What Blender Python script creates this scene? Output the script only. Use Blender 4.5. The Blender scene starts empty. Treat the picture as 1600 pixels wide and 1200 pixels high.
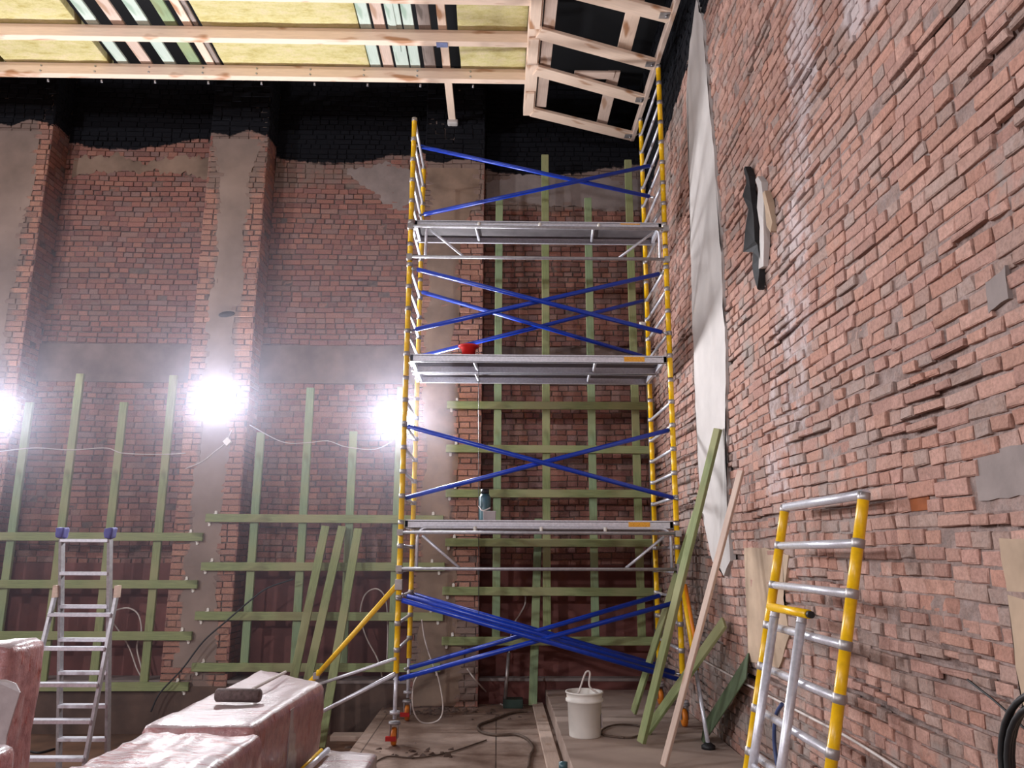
import bpy, bmesh, math, random
from mathutils import Vector, Matrix, noise
random.seed(7)
S = bpy.context.scene
COL = S.collection
PI = math.pi

# ------------------------------------------------------------------ camera
EYE = Vector((0, 0, 1.8))
FPX = 1225.66
R0 = Vector((0.9998276980498135, -0.018147089941253445, 0.0039060643972064508))
R1 = Vector((0.00766150477238517, 0.21175957951726343, -0.9772917588045519))
R2 = Vector((0.016907854891552183, 0.9771532958596292, 0.21186212694493176))
cam = bpy.data.cameras.new('camera'); co = bpy.data.objects.new('camera', cam); COL.objects.link(co)
cam.sensor_width = 36; cam.lens = FPX * 36 / 1600; cam.clip_start = .05; cam.clip_end = 100
m = Matrix.Identity(4)
for i in range(3):
    m[i][0] = R0[i]; m[i][1] = -R1[i]; m[i][2] = -R2[i]; m[i][3] = EYE[i]
co.matrix_world = m
S.camera = co

# ------------------------------------------------------------------ world, exposure
w = bpy.data.worlds.new('world'); S.world = w; w.use_nodes = True
w.node_tree.nodes['Background'].inputs[0].default_value = (.55, .6, .75, 1)
w.node_tree.nodes['Background'].inputs[1].default_value = 0.0
S.view_settings.view_transform = 'Standard'; S.view_settings.look = 'None'
S.view_settings.gamma = 1; S.view_settings.use_curve_mapping = False
S.view_settings.exposure = 0.0
BACK_LAMP_W = 225.0     # floodlights on the back wall, shining into the hall
FRONT_LAMP_W = 440.0   # floodlights on the wall behind the camera

def at(px, py, X=None, Y=None, Z=None):
    """point of the place seen at a pixel of the 1600x1200 frame, on the plane given"""
    a, b = (px - 800) / FPX, (py - 600) / FPX
    d = R0 * a + R1 * b + R2
    t = X / d.x if X is not None else (Y / d.y if Y is not None else (Z - 1.8) / d.z)
    return EYE + d * t

# ------------------------------------------------------------------ materials
def lin(c):
    return tuple((v / 12.92 if v <= .04045 else ((v + .055) / 1.055) ** 2.4) for v in c)
def rgb(r, g, b):
    return lin((r / 255, g / 255, b / 255)) + (1,)

class NT:
    def __init__(s, name):
        s.m = bpy.data.materials.new(name); s.m.use_nodes = True
        s.t = s.m.node_tree; s.n = s.t.nodes; s.l = s.t.links
        s.bsdf = s.n['Principled BSDF']
    def new(s, typ, **kw):
        nd = s.n.new(typ)
        for k, v in kw.items():
            if k.startswith('i_'):
                key = k[2:]; key = int(key) if key.isdigit() else key.replace('_', ' ')
                nd.inputs[key].default_value = v
            else: setattr(nd, k, v)
        return nd
    def link(s, a, b): s.l.new(a, b)
    def noise(s, scale, detail=3, rough=.55, vec=None, sc=None):
        nd = s.new('ShaderNodeTexNoise'); nd.inputs['Scale'].default_value = scale
        nd.inputs['Detail'].default_value = detail; nd.inputs['Roughness'].default_value = rough
        if vec is None:
            vec = s.pos()
        if sc:
            mp = s.new('ShaderNodeMapping'); mp.inputs['Scale'].default_value = sc
            s.link(vec, mp.inputs['Vector']); vec = mp.outputs[0]
        s.link(vec, nd.inputs['Vector']); return nd.outputs['Fac']
    def pos(s):
        if not hasattr(s, '_p'): s._p = s.new('ShaderNodeNewGeometry').outputs['Position']
        return s._p
    def obj(s):
        if not hasattr(s, '_o'): s._o = s.new('ShaderNodeTexCoord').outputs['Object']
        return s._o
    def ramp(s, fac, stops):
        r = s.new('ShaderNodeValToRGB'); e = r.color_ramp.elements
        while len(e) > 1: e.remove(e[-1])
        e[0].position = stops[0][0]; e[0].color = stops[0][1]
        for p, c in stops[1:]:
            q = e.new(p); q.color = c
        s.link(fac, r.inputs[0]); return r.outputs[0]
    def mix(s, fac, a, b, blend='MIX'):
        x = s.new('ShaderNodeMix'); x.data_type = 'RGBA'; x.blend_type = blend
        for sock, v in ((x.inputs[0], fac), (x.inputs[6], a), (x.inputs[7], b)):
            if hasattr(v, 'is_linked'): s.link(v, sock)
            else: sock.default_value = v
        return x.outputs[2]
    def math(s, op, a, b=0.0, clamp=False):
        x = s.new('ShaderNodeMath'); x.operation = op; x.use_clamp = clamp
        for sock, v in ((x.inputs[0], a), (x.inputs[1], b)):
            if hasattr(v, 'is_linked'): s.link(v, sock)
            else: sock.default_value = v
        return x.outputs[0]
    def bump(s, h, strength=.3, dist=.01):
        b = s.new('ShaderNodeBump'); b.inputs['Strength'].default_value = strength
        b.inputs['Distance'].default_value = dist; s.link(h, b.inputs['Height'])
        s.link(b.outputs[0], s.bsdf.inputs['Normal'])
    def col(s, c):
        if hasattr(c, 'is_linked'): s.link(c, s.bsdf.inputs['Base Color'])
        else: s.bsdf.inputs['Base Color'].default_value = c
    def set(s, **kw):
        for k, v in kw.items(): s.bsdf.inputs[k.replace('_', ' ')].default_value = v

def simple(name, c, rough=.6, metal=0, vary=.12, scale=12, bump=0.0, spec=.5):
    t = NT(name)
    n = t.noise(scale, 4)
    dark = tuple(v * (1 - vary * 2) for v in c[:3]) + (1,)
    lite = tuple(min(1, v * (1 + vary)) for v in c[:3]) + (1,)
    t.col(t.ramp(n, [(.3, dark), (.7, lite)]))
    t.set(Roughness=rough, Metallic=metal)
    t.bsdf.inputs['Specular IOR Level'].default_value = spec
    if bump: t.bump(t.noise(scale * 6, 4), bump, .005)
    return t.m

def wood(name, base, knot, rough=.7, along=(1, 1, 1), vary=.25, spots=None):
    """sawn timber; grain stretched along the board's own length (local x)"""
    t = NT(name)
    g = t.noise(9, 5, .6, t.obj(), (.6, 9, 9))
    k = t.noise(3.1, 2, .5, t.obj(), (.7, 2.2, 2.2))
    d = tuple(v * (1 - vary) for v in base[:3]) + (1,)
    c = t.ramp(g, [(.3, d), (.65, base)])
    c = t.mix(t.ramp(k, [(.62, (0, 0, 0, 1)), (.72, (1, 1, 1, 1))]), c, knot)
    if spots is not None:
        v = t.noise(1.3, 2, .5, t.obj(), (1, 1, 1))
        c = t.mix(t.ramp(v, [(.45, (0, 0, 0, 1)), (.6, (.7, .7, .7, 1))]), c, spots)
    t.col(c); t.set(Roughness=rough); t.bump(g, .25, .004)
    return t.m

def brick_material(name, grey, tint=(1, 1, 1)):
    t = NT(name)
    a = t.new('ShaderNodeAttribute'); a.attribute_name = 'Col'
    mk = t.new('ShaderNodeAttribute'); mk.attribute_name = 'Mask'
    sp = t.new('ShaderNodeSeparateColor'); t.link(mk.outputs['Color'], sp.inputs[0])
    n1 = t.noise(18, 5, .6); n2 = t.noise(2.2, 5, .62); n3 = t.noise(60, 3, .6)
    c = t.mix(t.ramp(n1, [(.35, (0, 0, 0, 1)), (.75, (.5, .5, .5, 1))]), a.outputs['Color'], rgb(150, 118, 104))
    c = t.mix(.6, c, t.ramp(n3, [(.3, (.55, .55, .55, 1)), (.6, (1, 1, 1, 1))]), 'MULTIPLY')
    def sm(ch, nz, gain=5, spread=1.1):
        q = t.math('ADD', ch, t.math('MULTIPLY', t.math('SUBTRACT', nz, .5), spread))
        return t.math('MULTIPLY', t.math('SUBTRACT', q, .5), gain, True) if gain else q
    white = t.math('MULTIPLY', sm(sp.outputs[2], t.noise(5, 6, .7), 3, 1.6), .75)
    c = t.mix(white, c, rgb(196, 184, 184))
    c = t.mix(t.math('MULTIPLY', sm(sp.outputs[0], t.noise(3.3, 6, .65), 4, 1.3), .9), c, grey)
    c = t.mix(sm(sp.outputs[1], t.noise(3.6, 7, .75), 9, 1.0), c, rgb(17, 18, 24))
    t.col(c); t.set(Roughness=.92); t.bsdf.inputs['Specular IOR Level'].default_value = .25
    t.bump(t.math('ADD', n1, t.math('MULTIPLY', n3, .5)), .7, .012)
    return t.m

M = {}
M['brick_back'] = brick_material('weathered_red_brick', rgb(128, 112, 104))
M['brick_side'] = brick_material('rough_salmon_brick', rgb(150, 140, 134))
M['green'] = wood('green_treated_timber', rgb(140, 152, 102), rgb(92, 100, 60), .75, vary=.3, spots=rgb(156, 154, 112))
M['green2'] = wood('mint_treated_timber', rgb(136, 158, 120), rgb(104, 116, 76), .75, vary=.28, spots=rgb(148, 158, 114))
M['pine'] = wood('fresh_pine', rgb(232, 206, 184), rgb(176, 128, 92), .65, vary=.12)
M['pine2'] = wood('pinkish_pine', rgb(206, 182, 166), rgb(170, 136, 112), .7, vary=.18)
M['greyboard'] = wood('weathered_grey_board', rgb(150, 136, 128), rgb(96, 84, 76), .8)
M['mintboard'] = wood('pale_mint_board', rgb(190, 204, 192), rgb(150, 172, 154), .7, vary=.12)
M['yellow'] = simple('yellow_paint', rgb(236, 186, 12), .35, vary=.07, scale=30)
M['orange'] = simple('orange_paint', rgb(226, 130, 30), .45, vary=.1)
M['blue'] = simple('blue_enamel', rgb(12, 54, 168), .3, vary=.08, scale=20)
M['alu'] = simple('scuffed_aluminium', rgb(210, 210, 218), .36, .4, vary=.08, scale=40)
M['alu_dull'] = simple('dull_aluminium', rgb(170, 168, 172), .5, .6, vary=.1, scale=30)
M['steel'] = simple('galvanised_steel', rgb(176, 176, 180), .38, .9, vary=.15, scale=50)
M['collar'] = simple('grey_clamp_metal', rgb(172, 166, 164), .45, .6, vary=.15)
M['ply_dark'] = simple('dark_film_plywood', rgb(88, 82, 84), .6, vary=.15, scale=8)
M['plaster'] = simple('white_gypsum_plaster', rgb(186, 180, 176), .8, vary=.07, scale=2.2, bump=.15)
M['beige'] = simple('beige_plaster_patch', rgb(184, 160, 136), .9, vary=.16, scale=3, bump=.2)
M['concrete'] = simple('grey_brown_render', rgb(120, 104, 98), .9, vary=.18, scale=2.5, bump=.3)
M['smear'] = simple('cement_smear_grey', rgb(146, 128, 118), .9, vary=.16, scale=1.6, bump=.3)
M['smear2'] = simple('cement_smear_brown', rgb(142, 120, 104), .9, vary=.22, scale=2.0, bump=.35)
M['concrete_dark'] = simple('dark_dirty_render', rgb(92, 72, 62), .9, vary=.25, scale=2.5, bump=.3)
M['greypatch'] = simple('grey_cement_patch', rgb(140, 128, 124), .9, vary=.1, scale=5, bump=.3)
M['redpaint'] = simple('dull_red_painted_render', rgb(112, 64, 58), .8, vary=.2, scale=2.5, bump=.25)
M['black'] = simple('black_rubber', rgb(26, 26, 28), .55, vary=.2)
M['tar'] = simple('rough_black', rgb(22, 23, 26), .7, vary=.3, scale=20, bump=.5)
M['void'] = simple('near_black_roof', rgb(14, 14, 18), .95, vary=.2, scale=1.5)  # near-black base colour for the roof above the timber frame
M['white_cable'] = simple('white_cable_sheath', rgb(206, 196, 190), .45, vary=.05)
M['brown_cable'] = simple('dusty_cable_sheath', rgb(92, 74, 62), .7, vary=.2)
M['bucket'] = simple('white_plastic', rgb(226, 222, 214), .4, vary=.04, scale=6)
M['red'] = simple('red_plastic', rgb(206, 36, 34), .4, vary=.08)
M['grey_fab'] = simple('dusty_dark_roller_sleeve', rgb(96, 80, 78), .95, vary=.2, scale=40, bump=.5)
M['teal'] = simple('teal_canister', rgb(60, 96, 104), .35, vary=.2)
M['side_plain'] = simple('plain_brick_red_wall', rgb(150, 108, 96), .9, vary=.2, scale=3, bump=.4)
M['platform'] = simple('dusty_plywood_sheet', rgb(168, 148, 136), .75, vary=.1, scale=2)
M['hose'] = simple('blue_hose', rgb(60, 76, 120), .5)
M['sticker'] = None
t = NT('orange_maker_sticker')
wv = t.noise(70, 4, .7, t.obj(), (1, 1, 2))
t.col(t.ramp(wv, [(.52, rgb(228, 164, 50)), (.6, rgb(186, 112, 30))])); t.set(Roughness=.45); M['sticker'] = t.m

# mineral wool
t = NT('yellow_mineral_wool')
n = t.noise(5, 6, .7, t.pos(), (1, 2.5, 1)); n2 = t.noise(40, 4, .7)
c = t.ramp(n, [(.3, rgb(178, 162, 96)), (.5, rgb(204, 194, 138)), (.7, rgb(214, 198, 160))])
t.col(t.mix(.35, c, t.ramp(n2, [(.3, (.6, .6, .6, 1)), (.7, (1, 1, 1, 1))]), 'MULTIPLY'))
t.set(Roughness=.95); t.bump(n2, .6, .01); M['wool'] = t.m

# floor: dusty boards with joints
t = NT('dusty_floor_boards')
br = t.new('ShaderNodeTexBrick'); br.offset = .37; br.inputs['Scale'].default_value = 1.0
br.inputs['Brick Width'].default_value = 1.25; br.inputs['Row Height'].default_value = 2.4
br.inputs['Mortar Size'].default_value = .008; br.inputs['Mortar Smooth'].default_value = .4
br.inputs['Color1'].default_value = rgb(164, 142, 128); br.inputs['Color2'].default_value = rgb(148, 124, 110)
br.inputs['Mortar'].default_value = rgb(64, 50, 42)
t.link(t.pos(), br.inputs['Vector'])
n = t.noise(1.4, 6, .65); n2 = t.noise(14, 5, .6)
c = t.mix(t.ramp(n, [(.42, (0, 0, 0, 1)), (.62, (.75, .75, .75, 1))]), br.outputs['Color'], rgb(108, 80, 64))
c = t.mix(.35, c, t.ramp(n2, [(.3, (.55, .52, .5, 1)), (.6, (1, 1, 1, 1))]), 'MULTIPLY')
t.col(c); t.set(Roughness=.8); t.bump(n2, .25, .006); M['floor'] = t.m
M['floor_low'] = simple('dirty_brown_floor', rgb(112, 82, 64), .85, vary=.3, scale=1.8, bump=.3)

# red-and-white foil packs
def pack_mat(name, white_amt, th=.36):
    t = NT(name)
    n = t.noise(2.0, 4, .6, t.pos(), (1.2, 3.2, 1)); st = t.noise(3.5, 5, .65, t.pos(), (.5, 7, 2)); f = t.noise(16, 4, .6)
    red = t.mix(t.ramp(f, [(.4, (0, 0, 0, 1)), (.6, (1, 1, 1, 1))]), rgb(132, 52, 50), rgb(172, 104, 98))
    geo = t.new('ShaderNodeNewGeometry'); sx = t.new('ShaderNodeSeparateXYZ')
    t.link(t.obj(), sx.inputs[0])
    w_ = t.ramp(st, [(th, (0, 0, 0, 1)), (th + .06, (1, 1, 1, 1))])
    c = t.mix(t.math('MULTIPLY', w_, white_amt), red, rgb(182, 165, 167))
    c = t.mix(t.ramp(n, [(.55, (0, 0, 0, 1)), (.75, (.6, .6, .6, 1))]), c, rgb(196, 186, 186))
    t.col(c); t.set(Roughness=.28); t.bsdf.inputs['Coat Weight'].default_value = .4
    t.bsdf.inputs['Coat Roughness'].default_value = .15
    t.bump(t.noise(9, 5, .7, t.pos(), (.7, 2.2, 1)), .55, .03)
    return t.m
M['pack_side'] = pack_mat('red_printed_film', .35)
M['pack_top'] = pack_mat('milky_film_over_red', .97)
M['pack_torn'] = pack_mat('torn_milky_film_over_red', .97, .45)
M['film'] = simple('grey_stretch_film', rgb(170, 160, 160), .25, vary=.12, scale=6, bump=.3)

def emit(name, c, s):
    t = NT(name); t.col((.02, .02, .02, 1)); t.bsdf.inputs['Emission Color'].default_value = c
    t.bsdf.inputs['Emission Strength'].default_value = s; return t.m
M['led'] = emit('led_panel_lit', (.93, .95, 1, 1), 60)

# ------------------------------------------------------------------ mesh helpers
class MB:
    def __init__(s): s.v = []; s.f = []; s.mi = []; s.sm = []
    def add(s, vs, fs, mi=0, smooth=False):
        o = len(s.v); s.v += [tuple(v) for v in vs]
        for f in fs: s.f.append(tuple(o + i for i in f)); s.mi.append(mi); s.sm.append(smooth)
        return s
    def box(s, a, b, mi=0):
        x0, y0, z0 = [min(a[i], b[i]) for i in range(3)]; x1, y1, z1 = [max(a[i], b[i]) for i in range(3)]
        return s.hexa([(x0, y0, z0), (x1, y0, z0), (x1, y1, z0), (x0, y1, z0), (x0, y0, z1), (x1, y0, z1), (x1, y1, z1), (x0, y1, z1)], mi)
    def hexa(s, p, mi=0):
        return s.add(p, [(0, 3, 2, 1), (4, 5, 6, 7), (0, 1, 5, 4), (1, 2, 6, 5), (2, 3, 7, 6), (3, 0, 4, 7)], mi)
    def tube(s, pts, r, seg=10, mi=0, caps=True, closed=False):
        pts = [Vector(p) for p in pts]; n = len(pts)
        rr = r if isinstance(r, (list, tuple)) else [r] * n
        rings = []; prev = None
        for i, p in enumerate(pts):
            if closed: d = pts[(i + 1) % n] - pts[i - 1]
            else: d = (pts[min(i + 1, n - 1)] - pts[max(i - 1, 0)])
            d.normalize()
            if prev is None:
                ref = Vector((0, 0, 1)) if abs(d.z) < .9 else Vector((1, 0, 0))
                u = d.cross(ref).normalized()
            else:
                u = (prev - d * prev.dot(d)).normalized()
            prev = u; v = d.cross(u)
            rings.append([p + (u * math.cos(2 * PI * k / seg) + v * math.sin(2 * PI * k / seg)) * rr[i] for k in range(seg)])
        vs = [q for rg in rings for q in rg]; fs = []
        for i in range(n if closed else n - 1):
            j = (i + 1) % n
            for k in range(seg):
                k2 = (k + 1) % seg
                fs.append((i * seg + k, i * seg + k2, j * seg + k2, j * seg + k))
        o = len(s.v); s.add(vs, fs, mi, True)
        if caps and not closed:
            s.f.append(tuple(o + k for k in range(seg))[::-1]); s.mi.append(mi); s.sm.append(False)
            s.f.append(tuple(o + (n - 1) * seg + k for k in range(seg))); s.mi.append(mi); s.sm.append(False)
        return s
    def lathe(s, c, prof, seg=24, mi=0, axis='z'):
        vs = []; fs = []
        for (r, h) in prof:
            for k in range(seg):
                a = 2 * PI * k / seg; x, y = r * math.cos(a), r * math.sin(a)
                vs.append((c[0] + x, c[1] + y, c[2] + h) if axis == 'z' else ((c[0] + h, c[1] + x, c[2] + y) if axis == 'x' else (c[0] + x, c[1] + h, c[2] + y)))
        for i in range(len(prof) - 1):
            for k in range(seg):
                k2 = (k + 1) % seg; fs.append((i * seg + k, i * seg + k2, (i + 1) * seg + k2, (i + 1) * seg + k))
        return s.add(vs, fs, mi, True)
    def build(s, name, mats, parent=None):
        me = bpy.data.meshes.new(name); me.from_pydata(s.v, [], s.f)
        for mm in (mats if isinstance(mats, (list, tuple)) else [mats]): me.materials.append(mm)
        me.polygons.foreach_set('material_index', s.mi); me.polygons.foreach_set('use_smooth', s.sm)
        me.update()
        bm = bmesh.new(); bm.from_mesh(me); bmesh.ops.recalc_face_normals(bm, faces=bm.faces); bm.to_mesh(me); bm.free()
        o = bpy.data.objects.new(name, me); COL.objects.link(o)
        if parent is not None:
            o.parent = parent; o.matrix_parent_inverse = Matrix.Translation(-parent.location)
        return o

def smooth_pts(pts, n=8):
    """Catmull-Rom through points"""
    P = [Vector(p) for p in pts]; out = []
    for i in range(len(P) - 1):
        p0 = P[max(i - 1, 0)]; p1 = P[i]; p2 = P[i + 1]; p3 = P[min(i + 2, len(P) - 1)]
        for k in range(n):
            t_ = k / n
            out.append(.5 * ((2 * p1) + (p2 - p0) * t_ + (2 * p0 - 5 * p1 + 4 * p2 - p3) * t_ ** 2 + (3 * p1 - p0 - 3 * p2 + p3) * t_ ** 3))
    out.append(P[-1]); return out

def tag(o, label=None, cat=None, group=None, kind=None):
    if label: o['label'] = label
    if cat: o['category'] = cat
    if group: o['group'] = group
    if kind: o['kind'] = kind
    return o
def thing(name, loc, label, cat, group=None):
    o = bpy.data.objects.new(name, None); COL.objects.link(o); o.location = loc; o.empty_display_size = .1
    tag(o, label, cat, group); return o
def bevel(o, wd, seg=2):
    b = o.modifiers.new('bevel', 'BEVEL'); b.width = wd; b.segments = seg; b.limit_method = 'ANGLE'
    return o

def board(name, a, b, wid, thk, side, mat, parent=None, skew=0.0):
    """sawn board from a to b. 'side' is roughly the direction of its width. Local x runs along it."""
    a, b = Vector(a), Vector(b); L = (b - a).length; d = (b - a) / L
    s_ = Vector(side); s_ = (s_ - d * s_.dot(d)).normalized(); n_ = d.cross(s_)
    me = MB(); me.box((0, -wid / 2, -thk / 2), (L, wid / 2, thk / 2))
    o = me.build(name, mat)
    # slight warp of the ends so boards are not perfect boxes
    for v in o.data.vertices:
        v.co += Vector((random.uniform(-.002, .002) + skew * v.co.y, random.uniform(-.0015, .0015), random.uniform(-.001, .001)))
    mw = Matrix.Identity(4)
    for i in range(3):
        mw[i][0] = d[i]; mw[i][1] = s_[i]; mw[i][2] = n_[i]; mw[i][3] = a[i]
    if parent is not None:
        o.parent = parent; o.matrix_parent_inverse = Matrix.Translation(-parent.location)
    o.matrix_basis = mw
    bevel(o, .004, 1)
    return o

def lumpy(name, corners, mats, bev=.04, cuts=10, amp=.02, fr=3.0, parent=None, seed=0, matfn=None):
    """soft parcel from eight corners (bottom four, top four)"""
    bm = bmesh.new(); vs = [bm.verts.new(Vector(c)) for c in corners]
    for f in [(0, 3, 2, 1), (4, 5, 6, 7), (0, 1, 5, 4), (1, 2, 6, 5), (2, 3, 7, 6), (3, 0, 4, 7)]: bm.faces.new([vs[i] for i in f])
    bmesh.ops.recalc_face_normals(bm, faces=bm.faces)
    bmesh.ops.bevel(bm, geom=list(bm.edges), offset=bev, segments=2, affect='EDGES', profile=.5)
    long_ = [e for e in bm.edges if e.calc_length() > bev * 2.2]
    bmesh.ops.subdivide_edges(bm, edges=long_, cuts=cuts, use_grid_fill=True)
    bm.normal_update()
    so = Vector((seed * 3.1, seed * 1.7, 0))
    for v in bm.verts:
        h = noise.noise(v.co * fr + so) * amp + noise.noise(v.co * fr * 3.3 + so) * amp * .45
        v.co += v.normal * h
    for f in bm.faces:
        f.smooth = True
        if matfn: f.material_index = matfn(f)
    me = bpy.data.meshes.new(name); bm.to_mesh(me); bm.free()
    for mm in mats: me.materials.append(mm)
    o = bpy.data.objects.new(name, me); COL.objects.link(o)
    if parent is not None:
        o.parent = parent; o.matrix_parent_inverse = Matrix.Translation(-parent.location)
    return o

# ------------------------------------------------------------------ brickwork
def brickwork(name, O, u, n, width, z0, z1, palette, mat, parent=None, seed=1, mask=None, keep=None,
              rough=1.0, gap=.011, recess=.022, toothed=False, mortar=(.13, .10, .09), deep=0.0):
    """one wall surface laid in real bricks: O left bottom corner, u along, n towards the room.
       mask(u, z) -> (cement smear, black paint, whitewash) between 0 and 1"""
    rnd = random.Random(seed)
    O, u, n = Vector(O), Vector(u), Vector(n)
    V, F, C, K = [], [], [], []
    def P(a, z, d): return O + u * a + n * d + Vector((0, 0, z))
    course = .077; kz = 0; z = z0
    while z < z1 - .02:
        h = min(course, z1 - z)
        header = (kz % 2 == 0) if rnd.random() < .88 else (kz % 2 == 1)
        a = -rnd.random() * .12 if not toothed else 0.0
        g = gap * rnd.choice([.6, .8, 1, 1, 1.3, 1.7]) * (1 if rough > .6 else .9)
        while a < width - .02:
            wd = (.125 if header else .252) + rnd.uniform(-.008, .008) * rough
            if not header and rnd.random() < (.12 if not deep else .5): wd *= .5
            if header and rnd.random() < .07: wd *= 1.9
            a0, a1 = max(a, 0), min(a + wd, width)
            a += wd + g * .8
            if a1 - a0 < .03: continue
            ac, zc = (a0 + a1) / 2, z + h / 2
            if keep and not keep(ac, zc): continue
            if rnd.random() < .004 * rough: continue
            wob = .012 * rough * math.sin(ac * 1.7 + seed) + .008 * rough * math.sin(ac * 4.3 + kz * .2)
            d = rnd.uniform(-.006, .006) * rough + (rnd.uniform(-.02, .0) if rnd.random() < .06 * rough else 0)
            dp = deep * max(0, noise.noise(Vector((ac * 1.1, z * 6.5, seed))) * 2.2 - .25) + deep * .8 * max(0, noise.noise(Vector((ac * .8 + 9, z * .8, seed))) - .1)
            ze0, ze1 = z + g / 2 + wob + dp, z + h - g / 2 + wob
            j = lambda s_=.004: rnd.uniform(-s_, s_) * rough
            e = .004 + .002 * rough
            base = palette[min(int(rnd.random() ** 1.25 * len(palette)), len(palette) - 1)]
            sh = rnd.uniform(.84, 1.12); cc = tuple(min(1, q * sh) for q in base[:3]) + (1,)
            o = len(V)
            out = [(a0 + g * .2 + j(), ze0 + j(.003)), (a1 - g * .2 + j(), ze0 + j(.003)), (a1 - g * .2 + j(), ze1 + j(.003)), (a0 + g * .2 + j(), ze1 + j(.003))]
            for (x, y) in out: V.append(P(x, y, -recess - .02))
            for (x, y) in out: V.append(P(x, y, d - e * .8))
            cx, cy = ac, (ze0 + ze1) / 2
            for (x, y) in out:
                V.append(P(x + (e if x < cx else -e) * rnd.uniform(.5, 1.6), y + (e if y < cy else -e) * rnd.uniform(.4, 1.2), d + j(.004)))
            for k in range(4):
                k2 = (k + 1) % 4
                F.append((o + k, o + k2, o + 4 + k2, o + 4 + k)); F.append((o + 4 + k, o + 4 + k2, o + 8 + k2, o + 8 + k))
            F.append((o + 8, o + 9, o + 10, o + 11))
            C += [cc] * 12
            for q in range(3):
                for (x, y) in out: K.append(mask(x, y) if mask else (0, 0, 0))
        z += course; kz += 1
    # mortar bed behind the bricks, uneven
    st = .045; nx = max(2, int(width / st)); nz = max(2, int((z1 - z0) / st)); o = len(V)
    for iz in range(nz + 1):
        for ix in range(nx + 1):
            a_, z_ = width * ix / nx, z0 + (z1 - z0) * iz / nz
            p = O + u * a_ + Vector((0, 0, z_))
            dd = -recess * (.8 + .75 * noise.noise(p * 2.3 + Vector((seed, 0, 0)))) - .006 + .008 * noise.noise(p * 21) - deep * 1.2 * max(0, noise.noise(Vector((a_ * 1.1, z_ * 6.5, seed))) * 2.2 - .2)
            V.append(P(a_, z_, dd)); mc = .75 + .5 * rnd.random()
            C.append((mortar[0] * mc, mortar[1] * mc, mortar[2] * mc, 1)); K.append(mask(a_, z_) if mask else (0, 0, 0))
    for iz in range(nz):
        for ix in range(nx):
            i0 = o + iz * (nx + 1) + ix
            F.append((i0, i0 + 1, i0 + nx + 2, i0 + nx + 1))
    me = bpy.data.meshes.new(name); me.from_pydata([tuple(v) for v in V], [], F)
    ca = me.color_attributes.new('Col', 'FLOAT_COLOR', 'POINT'); ca.data.foreach_set('color', [q for c_ in C for q in c_])
    cb = me.color_attributes.new('Mask', 'FLOAT_COLOR', 'POINT'); cb.data.foreach_set('color', [q for c_ in K for q in (c_[0], c_[1], c_[2], 1)])
    me.materials.append(mat)
    ob = bpy.data.objects.new(name, me); COL.objects.link(ob)
    if parent is not None:
        ob.parent = parent; ob.matrix_parent_inverse = Matrix.Translation(-parent.location)
    return ob

RED = [rgb(150, 102, 92), rgb(156, 106, 94), rgb(140, 96, 90), rgb(162, 114, 100), rgb(132, 94, 90), rgb(146, 114, 106), rgb(138, 110, 106)]
SALMON = [rgb(186, 146, 132), rgb(180, 141, 129), rgb(190, 151, 137), rgb(178, 138, 126), rgb(184, 142, 126), rgb(176, 146, 135), rgb(170, 146, 136), rgb(181, 136, 120), rgb(164, 144, 136)]
def ss(a, b, x):
    t_ = max(0, min(1, (x - a) / (b - a))); return t_ * t_ * (3 - 2 * t_)
def band(x, a, b, soft): return ss(a - soft, a + soft, x) * (1 - ss(b - soft, b + soft, x))

# ================================================================== SETTING
HR = 8.6      # roof height
LOW = -.30   # the left part of the hall lies a step lower
flo = MB().box((-10.4, -5.4, LOW - .12), (2.5, 10.8, LOW)).build('floor', M['floor_low']); tag(flo, kind='structure')
bevel(MB().box((-1.37, -5.3, LOW - .01), (2.3, 10.46, 0)).build('raised_floor_slab', M['floor'], flo), .008, 1)
cei = MB().box((-10.4, -5.4, HR), (2.5, 10.8, HR + .12)).build('ceiling', M['void']); tag(cei, kind='structure')

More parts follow.
